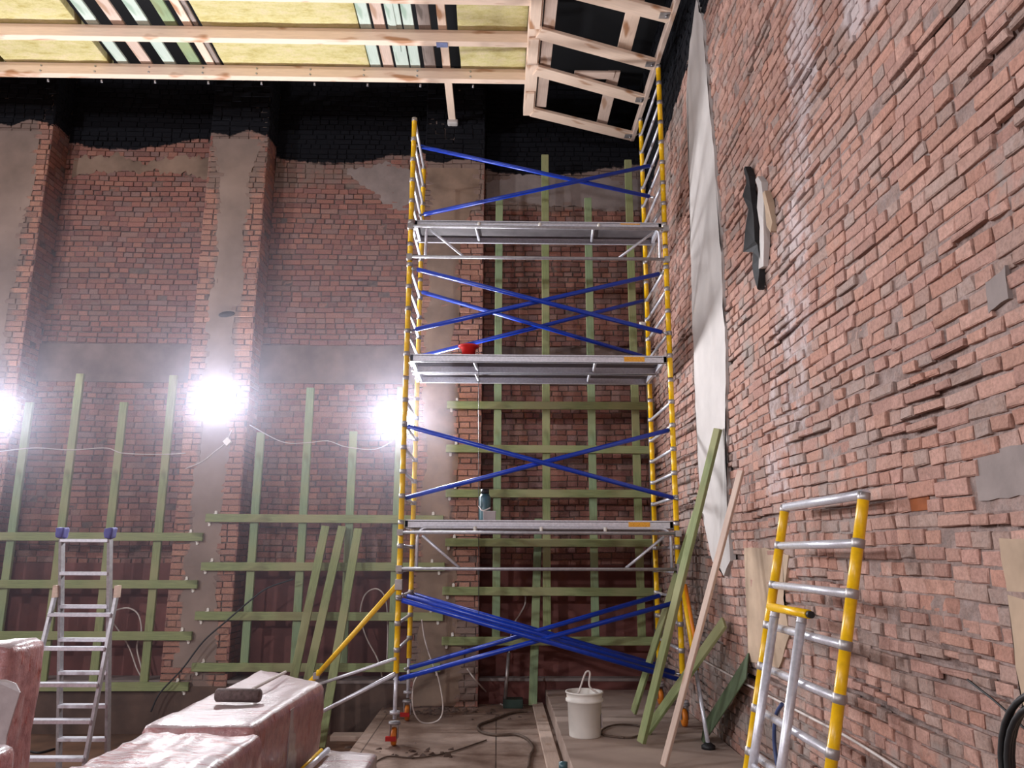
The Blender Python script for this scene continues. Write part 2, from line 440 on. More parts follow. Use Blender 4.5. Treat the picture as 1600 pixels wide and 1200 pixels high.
# back wall: recessed bays between pilasters
wb = MB().box((-10.4, 10.46, LOW), (2.5, 10.7, HR)).build('wall_back', M['side_plain']); tag(wb, kind='structure')
PIL = [(-10.03, -9.2), (-7.03, -6.21), (-4.03, -3.23), (-1.04, -.22)]
BAYS = [(-9.2, -7.03, 7.65), (-6.21, -4.03, 7.55), (-3.23, -1.04, 7.36), (-.22, 2.06, 7.2)]
for i, (a, b, pz) in enumerate(BAYS):
    def mk(x, z, a=a, pz=pz, i=i):
        cem = .45 * band(z, 4.9, 5.3, .2) + .25 * noise.noise(Vector((x * .9 + i * 5, z * .6, 2)))
        if i >= 2: cem = max(cem, band(z, pz - (.62 if i == 3 else .5), pz + .3, .08) * (.95 if i == 3 else .75 - .12 * x))
        cem = max(cem, band(z, 5.5, 7, .2) * .3)
        return (cem, ss(pz - .16, pz + .16, z + .1 * math.sin(x * 2.1)), .12 + .1 * noise.noise(Vector((x, z, 8))))
    def kp(x, z): return not (4.05 < z < 4.56) and z > 1.66
    brickwork('bay_brickwork', (a, 10.4, 0), (1, 0, 0), (0, -1, 0), b - a, 1.66, HR, RED, M['brick_back'], wb, 20 + i, mk, kp, rough=.75, gap=.009, recess=.013, deep=.010)
    g = MB()      # rendered concrete band with an uneven top edge
    nseg = 26
    for k in range(nseg):
        x0, x1 = a + (b - a) * k / nseg, a + (b - a) * (k + 1) / nseg
        t0, t1 = [4.56 + .012 * noise.noise(Vector((q * 5, i, 0))) for q in (x0, x1)]
        g.hexa([(x0, 10.375, 4.04), (x1, 10.375, 4.04), (x1, 10.47, 4.04), (x0, 10.47, 4.04), (x0, 10.365, t0), (x1, 10.365, t1), (x1, 10.47, t1), (x0, 10.47, t0)])
    g.build('concrete_band', M['concrete'], wb)
    MB().box((a, 10.39, .3), (b, 10.47, 1.67)).build('painted_lower_panel', M['redpaint'], wb)
    yl = 10.24 if i == 3 else 10.03
    MB().box((a, yl, LOW), (b, 10.47, .27)).build('floor_ledge', M['redpaint'] if i == 3 else M['concrete_dark'], wb)
    MB().box((a, yl - .02, .27), (b, 10.39, .305)).build('ledge_cap', M['greypatch'], wb)
for i, (a, b) in enumerate(PIL):
    pz = [7.62, 7.12 + .5, 7.5, 7.12][i]
    cx = (a + b) / 2 - a
    wd = b - a
    def mk(x, z, i=i, pz=pz, cx=cx, a=a):
        half = .2 + .1 * noise.noise(Vector((i * 7.7, z * .9, 0)))
        off = .03 * math.sin(z * 1.3 + i)
        if i == 3: cem = max(band(x, .02, .5, .08) * (.75 + .3 * math.sin(z * .9)), band(z, 0, 1.2, .3), band(z, 6.3, 8, .2))
        elif i == 2: cem = max(band(x, cx - half + off, cx + half + off, .05), band(z, 6.6, 8, .15) * .8, band(z, 0, .3, .2))
        else: cem = band(x, -1, cx + .26 + off, .06)
        return (cem * .95, ss(pz - .1, pz + .1, z + .05 * math.sin(x * 9)), .1)
    brickwork('pilaster_front', (a, 10.0, 0), (1, 0, 0), (0, -1, 0), wd, 0, HR, [rgb(172, 126, 110), rgb(178, 132, 114), rgb(166, 120, 106), rgb(182, 138, 120), rgb(162, 124, 112)], M['brick_back'], wb, 40 + i, mk, None, rough=.8, gap=.011, recess=.012, toothed=True)
    MB().box((a + .02, 10.02, 0), (b - .02, 10.47, HR)).build('pilaster_core', M['concrete'], wb)
    if i < 3: MB().box((a - .02, 9.985, LOW), (b + .02, 10.47, .24)).build('pilaster_plinth', M['concrete_dark'], wb)
    def mk2(x, z, pz=pz): return (.1, ss(pz - .1, pz + .1, z), .05)
    if i < 4:
        brickwork('pilaster_side', (b, 10.0, 0), (0, 1, 0), (1, 0, 0), .42, 0, HR, RED, M['brick_back'], wb, 60 + i, mk2, None, rough=.6, recess=.012)
        brickwork('pilaster_side', (a, 10.42, 0), (0, -1, 0), (-1, 0, 0), .42, 0, HR, RED, M['brick_back'], wb, 70 + i, mk2, None, rough=.6, recess=.012)

# right wall
wr = MB().box((2.13, -5.4, 0), (2.4, 10.8, HR)).build('wall_right', M['side_plain']); tag(wr, kind='structure')
def mkr(a, z):
    y = 10.46 - a
    p = Vector((y, z, 3))
    wh = .62 * band(y, 4.35 + .32 * (5.2 - z) * .9, 5.1 + .34 * (5.2 - z), .22) if z > 2.2 else 0
    wh = max(wh, .9 * band(y, 4.55, 4.85, .12) * ss(4.6, 4.9, z), .8 * band(y, 3.55, 4.15, .12) * ss(4.55, 4.8, z))
    cem = .44 + .28 * noise.noise(p * .55) + .14 * noise.noise(p * 1.7)
    if z < .95: cem += .2 * (1 - z)
    if y > 8: cem += .10
    th = 7.13 if y < 7.2 else 7.13 - .16 * (y - 7.2)
    bl = ss(th - .12, th + .12, z) * ss(6.0, 6.4, y)
    # more cement smear towards the back corner
    return (max(0, min(.62, cem)), bl, wh)
def kpr(a, z):
    y = 10.46 - a
    if 3.75 < y < 3.93 and 2.02 < z < 2.09: return False
    if 2.3 < y < 3.34 and 2.03 < z < 2.22: return False
    if 5.78 < y < 6.0 and 3.9 < z < 4.95: return False
    return True
brickwork('right_brickwork', (2.05, 10.46, 0), (0, -1, 0), (-1, 0, 0), 9.6, 0, HR, SALMON, M['brick_side'], wr, 5, mkr, kpr, rough=1.25, gap=.010, recess=.010, mortar=(.30, .23, .21), deep=.03)
MB().box((2.06, -5.4, 0), (2.2, .88, HR)).build('plain_stretch', M['side_plain'], wr)
for nm, a, b in (('wall_left', (-10.6, -5.4, LOW), (-10.3, 10.8, HR)), ('wall_front', (-10.4, -5.6, LOW), (2.5, -5.3, HR))):
    tag(MB().box(a, b).build(nm, M['side_plain']), kind='structure')

def wall_patch(name, pts, X, thick, mat, jag=.03, n=40, parent=None):
    """irregular patch on the right wall; pts in (Y, z), closed"""
    out = []
    P2 = [Vector((p[0], p[1], 0)) for p in pts]
    tot = sum((P2[(i + 1) % len(P2)] - P2[i]).length for i in range(len(P2)))
    for i in range(len(P2)):
        a, b = P2[i], P2[(i + 1) % len(P2)]; k = max(1, int(n * (b - a).length / tot))
        nn = Vector((-(b - a).y, (b - a).x, 0)).normalized()
        for q in range(k):
            p = a + (b - a) * q / k; out.append(p + nn * (jag * noise.noise(p * 4.1) + jag * .7 * noise.noise(p * 13) + jag * .5 * noise.noise(p * 31)))
    bm = bmesh.new()
    fr = [bm.verts.new((X - thick, p.x, p.y)) for p in out]; bk = [bm.verts.new((X + .03, p.x, p.y)) for p in out]
    f = bm.faces.new(fr)
    for i in range(len(out)): bm.faces.new((fr[i], bk[i], bk[(i + 1) % len(out)], fr[(i + 1) % len(out)]))
    bmesh.ops.triangulate(bm, faces=[f]); bmesh.ops.recalc_face_normals(bm, faces=bm.faces)
    me = bpy.data.meshes.new(name); bm.to_mesh(me); bm.free(); me.materials.append(mat)
    o = bpy.data.objects.new(name, me); COL.objects.link(o)
    if parent is not None: o.parent = parent
    return o
wall_patch('plaster_strip', [(7.86, 2.2), (7.55, 1.75), (7.2, 1.62), (6.98, 1.75), (6.94, 2.6), (6.76, 3.6), (6.74, 5.0), (6.86, 6.2), (6.9, 7.0), (7.1, 7.45), (7.5, 7.1), (7.7, 6.7), (7.75, 5.6), (7.88, 4.2), (7.93, 2.9)], 2.05, .022, M['plaster'], .035, 130, wr)
wall_patch('beige_plaster_patch', [(6.66, .95), (6.6, 1.85), (6.1, 1.86), (5.6, 1.8), (5.75, 1.5), (5.7, 1.25), (5.95, 1.0)], 2.05, .008, M['beige'], .018, 60, wr)
wall_patch('beige_plaster_patch', [(3.2, 1.05), (3.22, 1.86), (2.2, 1.9), (2.2, 1.0)], 2.05, .008, M['beige'], .015, 50, wr)
wall_patch('cement_patch', [(3.34, 2.03), (3.35, 2.22), (2.3, 2.26), (2.3, 2.02)], 2.06, .006, M['greypatch'], .01, 40, wr)
wall_patch('cement_patch', [(3.11, 2.79), (3.1, 2.93), (2.96, 2.95), (2.97, 2.81)], 2.05, .006, M['greypatch'], .012, 24, wr)
MB().box((2.060, 3.745, 2.015), (2.13, 3.935, 2.085)).build('orange_brick_hollow', simple('burnt_orange_brick', rgb(150, 84, 46), .9, vary=.2), wr)

def interp(tab, t_):
    if t_ <= tab[0][0]: return tab[0][1]
    for (a, b), (c, d) in zip(tab, tab[1:]):
        if t_ <= c: return b + (d - b) * (t_ - a) / (c - a)
    return tab[-1][1]
def cement_skin(lo, hi, Y, thick, mat, t0, t1, vertical=True, jag=.03, tooth=.02, seed=0):
    """thin smear of cement left on the bricks: a ribbon between two ragged edges lo(t) and hi(t)"""
    n = max(4, int((t1 - t0) / .0257)); g = MB(); rows = []
    for i in range(n + 1):
        t_ = t0 + (t1 - t0) * i / n
        tc = math.floor(t_ / .077)
        def rag(k):
            q = Vector((t_, k * 7.3 + seed, seed * 1.9))
            return jag * (noise.noise(q * 2.1) + .8 * noise.noise(q * 7) + .5 * noise.noise(q * 23)) + tooth * (1 if math.sin(tc * 12.9898 + k + seed) > .1 else -1) * (1 if vertical else .3)
        rows.append((t_, interp(lo, t_) + rag(1), interp(hi, t_) + rag(2)))
    P_ = (lambda t_, a, y: (a, y, t_)) if vertical else (lambda t_, a, y: (t_, y, a))
    m_ = 6; V = []; F = []
    for t_, a, b in rows:
        for k in range(m_ + 1):
            q = a + (b - a) * k / m_
            e = 0 if k in (0, m_) else 1
            V.append(P_(t_, q, Y - thick * e - .0015 * noise.noise(Vector((q * 3, t_ * 3, seed)))))
    for i in range(n):
        for k in range(m_):
            o = i * (m_ + 1) + k; F.append((o, o + 1, o + m_ + 2, o + m_ + 1))
    g.add(V, F, 0, True)
    return g.build('cement_skin', mat, wb)
cement_skin([(0, -7.0), (7.6, -7.0)], [(0, -6.52), (2, -6.44), (4, -6.48), (6, -6.42), (7.55, -6.34)], 10.0, .007, M['smear'], .25, 7.5, seed=1)
cement_skin([(.7, -3.86), (2.2, -3.84), (3.2, -3.78), (4.4, -3.84), (5.8, -3.80), (7, -3.88), (7.5, -3.98)], [(.7, -3.40), (2.2, -3.46), (3.4, -3.42), (4.6, -3.50), (5.6, -3.42), (6.6, -3.46), (7.45, -3.28)], 10.0, .007, M['smear'], .45, 7.42, seed=2)
cement_skin([(0, -1.0), (1.6, -.98), (3, -.93), (4.2, -.99), (5.6, -.95), (7.1, -1.0)], [(0, -.42), (1.2, -.48), (2, -.58), (3.4, -.52), (4.4, -.60), (5.2, -.54), (6.2, -.50), (6.6, -.28), (7.1, -.27)], 10.0, .007, M['smear2'], .02, 7.02, seed=3)
cement_skin([(-.2, 6.72), (.5, 6.68), (1.2, 6.62), (2.02, 6.64)], [(-.2, 7.0), (.4, 7.16), (1.1, 7.12), (2.02, 7.1)], 10.4, .006, M['greypatch'], -.2, 2.02, False, .06, 0, 4)
cement_skin([(-2.2, 7.1), (-1.9, 6.9), (-1.6, 6.62), (-1.06, 6.5)], [(-2.2, 7.2), (-1.6, 7.26), (-1.06, 7.2)], 10.4, .006, M['greypatch'], -2.2, -1.06, False, .07, 0, 5)
cement_skin([(-6.1, 7.0), (-5.2, 7.12), (-4.05, 7.05)], [(-6.1, 7.3), (-5.2, 7.34), (-4.05, 7.35)], 10.4, .006, M['smear2'], -6.1, -4.05, False, .12, 0, 6)
o = MB().lathe((-3.6, 9.985, 4.88), [(0, 0), (.1, .0), (.11, .012), (.0, .013)], 12, axis='y'); q = o.build('dark_smudge', M['tar'], wb)
for v in q.data.vertices: v.co.z = 4.88 + (v.co.z - 4.88) * .4 + .12 * (v.co.x + 3.6)

# raised floor slab of plywood sheets at the right
pf = MB()
pf.box((.60, 5.6, 0), (2.04, 8.35, .17)).box((.605, 8.36, 0), (2.04, 10.22, .17))
o = pf.build('raised_floor_platform', M['platform']); bevel(o, .004, 1)
tag(o, 'low raised floor section of dusty plywood sheets along the right wall', 'floor platform', kind='structure')
o = board('floor_edge_plank', (.50, 5.4, .02), (.50, 10.15, .02), .13, .035, (1, 0, 0), M['pine2'])
tag(o, 'long pale plank laid on the floor along the raised platform edge', 'plank')

# haze volume added to give the back floodlights their glow
HAZE = .018
hz = bpy.data.materials.new('glow_haze'); hz.use_nodes = True; ht = hz.node_tree; ht.nodes.clear()
vo = ht.nodes.new('ShaderNodeVolumeScatter'); vo.inputs['Density'].default_value = HAZE; vo.inputs['Anisotropy'].default_value = .6
vo.inputs['Color'].default_value = (.86, .83, 1, 1)
oo = ht.nodes.new('ShaderNodeOutputMaterial'); ht.links.new(vo.outputs[0], oo.inputs['Volume'])
o = MB().box((-10.25, 7.4, .02), (-.5, 10.2, 5.6)).build('glow_haze', hz); tag(o, 'thin haze volume added for the glow around the floodlights', 'haze', kind='stuff')

# ================================================================== LAMPS
def floodlight(loc, facing, label, w, size=(.42, .33), tilt=0):
    t_ = thing('floodlight', loc, label, 'floodlight')
    f = Vector(facing).normalized(); up = Vector((0, 0, 1)); r = f.cross(up).normalized(); up = r.cross(f)
    c = Vector(loc)
    def bx(mb, cx, cz, d0, d1, hw, hh):
        p = []
        for d in (d0, d1):
            for (a, b) in ((-hw, -hh), (hw, -hh), (hw, hh), (-hw, hh)): p.append(c + r * (cx + a) + up * (cz + b) + f * d)
        mb.add(p, [(0, 1, 2, 3), (7, 6, 5, 4), (0, 4, 5, 1), (1, 5, 6, 2), (2, 6, 7, 3), (3, 7, 4, 0)])
    h = MB(); bx(h, 0, 0, -.04, .0, size[0] / 2, size[1] / 2)
    for k in range(7): bx(h, (k - 3) * .045, 0, -.065, -.04, .006, size[1] / 2 - .03)
    for sx in (-1, 1): bx(h, sx * (size[0] / 2 - .008), 0, 0, .02, .008, size[1] / 2)
    for sz in (-1, 1): bx(h, 0, sz * (size[1] / 2 - .008), 0, .02, size[0] / 2, .008)
    h.build('housing', M['black'], t_)
    p = MB(); bx(p, 0, 0, .0005, .006, size[0] / 2 - .018, size[1] / 2 - .018); p.build('light_panel', M['led'], t_)
    br = MB()
    pts = [c + r * (s * (size[0] / 2 + .012)) + f * d + up * z for s, d, z in ((-1, -.02, 0), (-1, -.09, 0), (1, -.09, 0), (1, -.02, 0))]
    br.tube(pts, .008, 6); br.build('bracket', M['steel'], t_)
    la = bpy.data.lights.new('flood_beam', 'AREA'); la.shape = 'RECTANGLE'; la.size = size[0] - .04; la.size_y = size[1] - .04
    la.energy = w; la.color = (.95, .95, 1)
    lo = bpy.data.objects.new('flood_beam', la); COL.objects.link(lo); lo.parent = t_
    lo.matrix_parent_inverse = Matrix.Translation(-t_.location)
    mw = Matrix.Identity(4)
    for i in range(3): mw[i][0] = r[i]; mw[i][1] = up[i]; mw[i][2] = -f[i]; mw[i][3] = (c + f * .03)[i]
    lo.matrix_basis = mw
    return t_
L1 = at(342, 632, Y=9.88); L2 = at(624, 660, Y=9.86); L3 = at(-8, 655, Y=9.88)
floodlight(L1, (.15, -1, .22), 'glaring white floodlight on the middle brick pilaster', BACK_LAMP_W)
floodlight(L2, (.1, -1, .22), 'glaring white floodlight beside the left legs of the scaffold tower', BACK_LAMP_W)
floodlight(L3, (.15, -1, .22), 'glaring white floodlight at the far left pilaster', BACK_LAMP_W)
floodlight((-9.4, 9.88, 3.5), (.3, -1, .02), 'white floodlight on the next pilaster beyond the left frame edge', BACK_LAMP_W)
floodlight((-8.6, -5.15, 5.4), (.25, 1, -.1), 'white floodlight on the wall opposite the bays, left', FRONT_LAMP_W)
floodlight((-1.0, -5.15, 5.4), (0, 1, -.1), 'white floodlight on the wall opposite the scaffold tower', FRONT_LAMP_W * .3)
floodlight((-10.15, 1.2, 5.4), (1, .1, -.1), 'unseen white floodlight added on the long wall to light the rough brick wall', FRONT_LAMP_W * 1.1)  # unseen lamp added for even frontal light on the right wall

# ================================================================== BATTEN GRIDS
def small_bracket(p, parent, flip=1):
    b = MB(); x, y, z = p
    b.box((x - .015, y - .004, z), (x + .015, y + .012, z + flip * .035)).box((x - .015, y - .04, z - .002), (x + .015, y + .012, z + .002))
    b.tube([(x, y - .008, z + flip * .03), (x, y - .001, z + flip * .03)], .012, 6)
    return b.build('fixing_bracket', M['bucket'], parent)  # galvanised bracket, its metallic glint put into a white colour
def grid(loc, label, x0, x1, rails, ups, seed):
    t_ = thing('batten_grid', loc, label, 'batten framework', 'green batten grids on the back wall')
    rr = random.Random(seed)
    for z in rails:
        dz = rr.uniform(-.006, .006)
        board('rail', (x0 + rr.uniform(-.02, .02), 9.965, z + dz), (x1 + rr.uniform(-.02, .02), 9.965, z - dz * .5), .10, .045, (0, 0, 1), M['green'], t_)
        for (bx_, s) in ((x0 + .13, 1), (x0 + .06, -1)) + (((x1 - .15, 1), (x1 - .06, -1)) if x1 < 1.5 else ()):
            small_bracket((bx_, 9.985, z + s * .055), t_, s)
    for (x, zb, zt) in ups:
        board('upright', (x + rr.uniform(-.006, .006), 10.012, zb), (x, 10.012, zt), .098, .045, (1, 0, 0), rr.choice([M['green'], M['green2'], M['green2']]), t_)
    return t_
grid((-5.1, 9.97, 0), 'green batten grid behind the stepladder on the left bay', -7.6, -3.66, [1.99, 1.42, .82, .24],
     [(-6.62, .19, 4.0), (-6.02, .19, 3.68), (-5.42, .19, 4.06), (-4.82, .19, 3.69), (-4.22, .19, 4.05)], 1)
grid((-2.1, 9.97, 0), 'green batten grid between the middle pilaster and the scaffold tower', -3.65, -.66, [2.22, 1.64, 1.05, .46],
     [(-3.04, .42, 3.31), (-2.44, .42, 3.9), (-1.86, .42, 3.33), (-1.27, .42, 3.92)], 2)
grid((.7, 9.97, 0), 'tall green batten grid seen through the scaffold tower', -.67, 2.02, [3.68, 3.11, 2.55, 1.94, 1.35, .77],
     [(-.01, .74, 6.58), (.62, .74, 7.24), (1.21, .74, 6.6), (1.78, .74, 7.18)], 3)

def lean(name, top, bot, wid, thk, side, mat, label, cat='board', group=None):
    o = board(name, bot, top, wid, thk, side, mat); tag(o, label, cat, group); return o
def off(p, d): return Vector(p) + Vector(d)
G = 'loose green boards leaning on the middle grid'
lean('leaning_board', at(509, 822, Y=9.90), at(438, 1160, Z=LOW + .03), .1, .03, (1, 0, 0), M['green'], 'green board leaning on the middle batten grid, farthest from the tower', group=G)
lean('leaning_board', at(535, 822, Y=9.90), at(459, 1160, Z=LOW + .03), .1, .03, (1, 0, 0), M['green'], 'green board leaning on the middle batten grid, between two others', group=G)
lean('leaning_board', at(560, 826, Y=9.90), at(501, 1168, Z=LOW + .03), .1, .035, (1, 0, 0), M['green'], 'green board leaning steeply from the middle grid down beside the wrapped packs', group=G)
lean('short_stud', (.52, 10.12, 2.24), (.44, 9.9 + .15, .02), .1, .03, (1, 0, 0), M['green2'], 'green board standing on the floor behind the tall grid', 'board')

# leaning boards at the right wall
lean('leaning_board', at(1122, 670, X=1.985), off(at(1002, 1166, Z=.17), (0, 0, .03)), .075, .045, (.6, -.8, 0), M['green'], 'longest green board leaning against the white plaster strip', group='boards leaning on the right wall')
lean('leaning_board', at(1088, 800, X=1.97), off(at(990, 1118, Z=.17), (0, 0, .03)), .085, .03, (.4, -.9, 0), M['green'], 'green board just behind the longest leaning one', group='boards leaning on the right wall')
lean('leaning_board', at(1132, 972, X=1.98), off(at(1012, 1150, Z=.17), (.02, .1, .03)), .13, .03, (.3, -.9, .3), M['green'], 'short green board leaning low on the right wall behind the pine strip', group='boards leaning on the right wall')
lean('pine_strip', at(1158, 735, X=1.99), off(at(1037, 1203, Z=.17), (0, 0, .03)), .06, .03, (.5, -.8, 0), M['pine2'], 'long pinkish pine strip leaning on the right wall', group='boards leaning on the right wall')
lean('leaning_board', at(1168, 1040, X=2.0), off(at(1118, 1165, Z=.17), (-.05, .25, .03)), .24, .012, (.0, -.9, .3), simple('dark_green_board', rgb(84, 100, 72), .7, vary=.2, scale=6), 'dull dark green panel offcut propped beside the outrigger foot', group='boards leaning on the right wall')

# ================================================================== CEILING FRAME
cf = thing('timber_ceiling_frame', (-2, 8.4, 7.55), 'pale timber frame hanging below the black roof', 'ceiling frame')
ZC = 7.55
def bx_board(name, x0, x1, y0, y1, z0, z1, mat, par=cf, axis='x'):
    if axis == 'x': return board(name, (x0, (y0 + y1) / 2, (z0 + z1) / 2), (x1, (y0 + y1) / 2, (z0 + z1) / 2), y1 - y0, z1 - z0, (0, 1, 0), mat, par)
    return board(name, ((x0 + x1) / 2, y0, (z0 + z1) / 2), ((x0 + x1) / 2, y1, (z0 + z1) / 2), x1 - x0, z1 - z0, (1, 0, 0), mat, par)
for yc, y_near in ((7.32, 7.27), (8.03, 7.98), (8.75, 8.71)):
    bx_board('joist', -8.6, .34, y_near, y_near + .095, ZC, ZC + .15, M['pine'])
for k in range(10):          # screws and hanger clips on the last joist
    x = -6.32 + k * .66
    if x > .2: break
    s_ = MB()
    for dz in (.035, .105): s_.tube([(x, 8.712, ZC + dz), (x, 8.700, ZC + dz)], .012, 6)
    s_.tube([(x + .03, 8.83, ZC), (x + .03, 8.84, ZC - .035)], .014, 6)
    s_.build('screw', M['steel'], cf)
TOP = ZC + .155
for xa, xb, mt in ((-4.73, -4.60, 'mintboard'), (-4.45, -4.31, 'pine2'), (-4.16, -4.02, 'mintboard'), (-3.85, -3.71, 'green2'), (-3.64, -3.54, 'pine'), (-3.52, -3.47, 'greyboard'),
                   (-1.62, -1.49, 'mintboard'), (-1.46, -1.33, 'pine2'), (-1.30, -1.14, 'mintboard'), (-1.12, -1.0, 'mintboard'), (-.95, -.81, 'greyboard')):
    bx_board('cross_board', xa, xb, 7.0, 8.84 if mt != 'green2' else 8.84, TOP, TOP + .03, M[mt], cf, 'y')
bx_board('cross_board', -.725, -.63, 7.0, 10.0, TOP, TOP + .05, M['pine'], cf, 'y')
bx_board('cross_board', -1.28, -1.2, 7.0, 8.4, TOP - .01, TOP - .001, M['mintboard'], cf, 'y')
# dropped right end of the frame: two long bearers, slanting boards, edge board
bx_board('bearer', .30, .45, 6.9, 9.52, ZC + .0, ZC + .12, M['pine'], cf, 'y')
bx_board('bearer', .47, .60, 6.9, 9.36, ZC + .03, ZC + .16, M['pine2'], cf, 'y')
for y0, y1 in ((7.0, 7.70), (7.88, 8.36), (8.95, 9.35)):
    bx_board('cleat', .31, .43, y0, y1, ZC - .035, ZC - .002, M['pine'], cf, 'y')
for (a, b) in (((.42, 7.02), (1.86, 7.50)), ((.42, 7.80), (1.87, 8.37)), ((.42, 8.50), (1.88, 9.12)), ((.42, 9.42), (1.88, 10.02))):
    board('slanted_board', (a[0], a[1], ZC + .0), (b[0], b[1], ZC + .0), .19, .04, (0, 1, 0), M['pine'], cf)
    q = Vector((b[0] - .09, b[1] - .05, ZC - .024)); pl = MB().box(q - Vector((.055, .05, .004)), q + Vector((.055, .05, .002)))
    pl.build('nail_plate', M['collar'], cf)
    MB().tube([q + Vector((.02, 0, -.004)), q + Vector((.02, 0, -.03))], .014, 6).build('bolt', M['steel'], cf)
bx_board('edge_board', 1.84, 1.89, 6.7, 10.1, ZC - .03, ZC + .09, M['pine2'], cf, 'y')
bx_board('tie_board', 1.36, 1.53, 7.10, 8.30, ZC + .045, ZC + .075, M['pine'], cf, 'y')
bx_board('tie_board', 1.32, 1.47, 8.60, 9.95, ZC + .05, ZC + .08, M['pine2'], cf, 'y')
bx_board('tie_board', .9, 1.40, 8.58, 8.72, ZC + .03, ZC + .06, M['pine2'], cf, 'x')
bx_board('tie_board', .5, 1.2, 7.22, 7.34, ZC + .10, ZC + .13, M['greyboard'], cf, 'x')
MB().box((-.75, 8.0, ZC - .01), (-.62, 8.08, ZC + .0)).build('blue_strap', simple('blue_tape', rgb(120, 130, 170), .5), cf)
# rough end of the long board at the pilaster
lumpy('mortar_dab', [(-.74, 9.9, 7.66), (-.6, 9.9, 7.66), (-.6, 10.02, 7.66), (-.74, 10.02, 7.66), (-.74, 9.9, 7.72), (-.6, 9.9, 7.72), (-.6, 10.02, 7.72), (-.74, 10.02, 7.72)], [M['plaster']], .015, 3, .01, 8, cf)
# insulation slabs
for i, (xa, xb, ya, yb, lb) in enumerate(((-8.2, -6.18, 6.9, 8.82, 'yellow mineral wool slab at the frame corner above the far left floodlight'),
        (-6.1, -4.84, 6.9, 8.82, 'yellow mineral wool slab on the ceiling frame, left of the striped gaps'),
        (-3.43, -1.63, 6.9, 8.80, 'wide pale yellow mineral wool slab in the middle of the ceiling frame'),
        (-.50, .30, 6.9, 8.82, 'stained ochre mineral wool slab beside the double bearers'))):
    o = lumpy('insulation_slab', [(xa, ya, TOP), (xb, ya, TOP), (xb, yb, TOP), (xa, yb, TOP), (xa, ya, TOP + .1), (xb, ya, TOP + .1), (xb, yb, TOP + .1), (xa, yb, TOP + .1)], [M['wool']], .008, 14, .006, 5, None, i)
    tag(o, lb, 'insulation slab', 'mineral wool slabs')

# ================================================================== SCAFFOLD TOWER
X0, X1, Y0, Y1 = -.98, 1.826, 8.10, 9.245
PF = .17
tw = thing('scaffold_tower', (X0, Y0, 0), 'tall yellow and silver scaffold tower with blue braces', 'scaffold tower')
PR = .028
def rungs_between(x, za, zb):
    z = .876; out = []
    while z < zb - .01:
        if z >= za: out.append(round(z, 3))
        z += .25
    return out
def banded_post(name, a, b, r, zs, parent, rc, hh=.024, seg=14):
    """one tube from a to b with grey clamp collars at the heights zs, one continuous skin"""
    a, b = Vector(a), Vector(b); d = (b - a); L = d.length; d.normalize()
    u = d.cross(Vector((0, 1, 0))).normalized(); v = d.cross(u)
    st = [(0, r, 0)]
    for z in zs:
        h = (z - a.z) / d.z
        if h < hh * 1.6 or h > L - hh * 1.6: continue
        st += [(h - hh, r, 1), (h - hh + .003, rc, 1), (h + hh - .003, rc, 1), (h + hh, r, 0)]
    st += [(L - .04, r, 1), (L - .037, r + .003, 1), (L, r + .003, 1), (L, 0, 1)]
    m_ = MB(); vs = []; fs = []
    for h, q, _ in st:
        for k in range(seg):
            an = 2 * PI * k / seg; vs.append(a + d * h + (u * math.cos(an) + v * math.sin(an)) * q)
    m_.v = [tuple(q) for q in vs]
    for i in range(len(st) - 1):
        for k in range(seg):
            k2 = (k + 1) % seg; m_.f.append((i * seg + k, i * seg + k2, (i + 1) * seg + k2, (i + 1) * seg + k)); m_.mi.append(st[i][2]); m_.sm.append(True)
    return m_.build(name, [M['yellow'], M['collar']], parent)
def end_frame(x, za, zb, inner):
    zs = rungs_between(x, za, zb)
    for y in (Y0, Y1): banded_post('post', (x, y, za), (x, y, zb), PR, zs, tw, PR + .006)
    for z in zs: MB().tube([(x, Y0, z), (x, Y1, z)], .0165, 8).build('rung', M['alu'], tw)
for x, secs in ((X0, [(.66, 2.13), (2.14, 3.63), (3.64, 5.13), (5.14, 6.64)]), (X1, [(.66, 2.13), (2.14, 3.63), (3.64, 5.13), (5.14, 6.64), (6.65, 7.36)])):
    for za, zb in secs: end_frame(x, za, zb, 1)
# castors on screw jacks
for x in (X0, X1):
    for y in (Y0, Y1):
        g = PF if x > 0 else 0
        j = MB().tube([(x, y, .24 + g * .9), (x, y, .68)], .019, 10)
        j.lathe((x, y, .30 + g * .6), [(.0, -.012), (.05, -.012), (.05, .012), (0, .012)], 14)
        jo = j.build('screw_jack', M['alu'], tw)
        b = MB(); b.lathe((x, y, g + .205), [(0, .012), (.055, .012), (.06, -.01), (0, -.012)], 14)
        for s in (-1, 1): b.box((x + s * .036 - .004, y - .035, g + .07), (x + s * .036 + .004, y + .035, g + .2))
        b.build('castor_fork', M['alu_dull'], jo)
        wv = MB(); wv.lathe((x, y, g + .085), [(.0, -.024), (.06, -.026), (.08, -.02), (.085, 0), (.08, .02), (.06, .026), (0, .024)], 22, axis='x')
        wv.build('castor_wheel', M['orange'], jo)
        if x < 0:
            MB().box((x - .07, y - .10, g + .06), (x + .03, y - .06, g + .1)).build('brake_pedal', M['red'], jo)
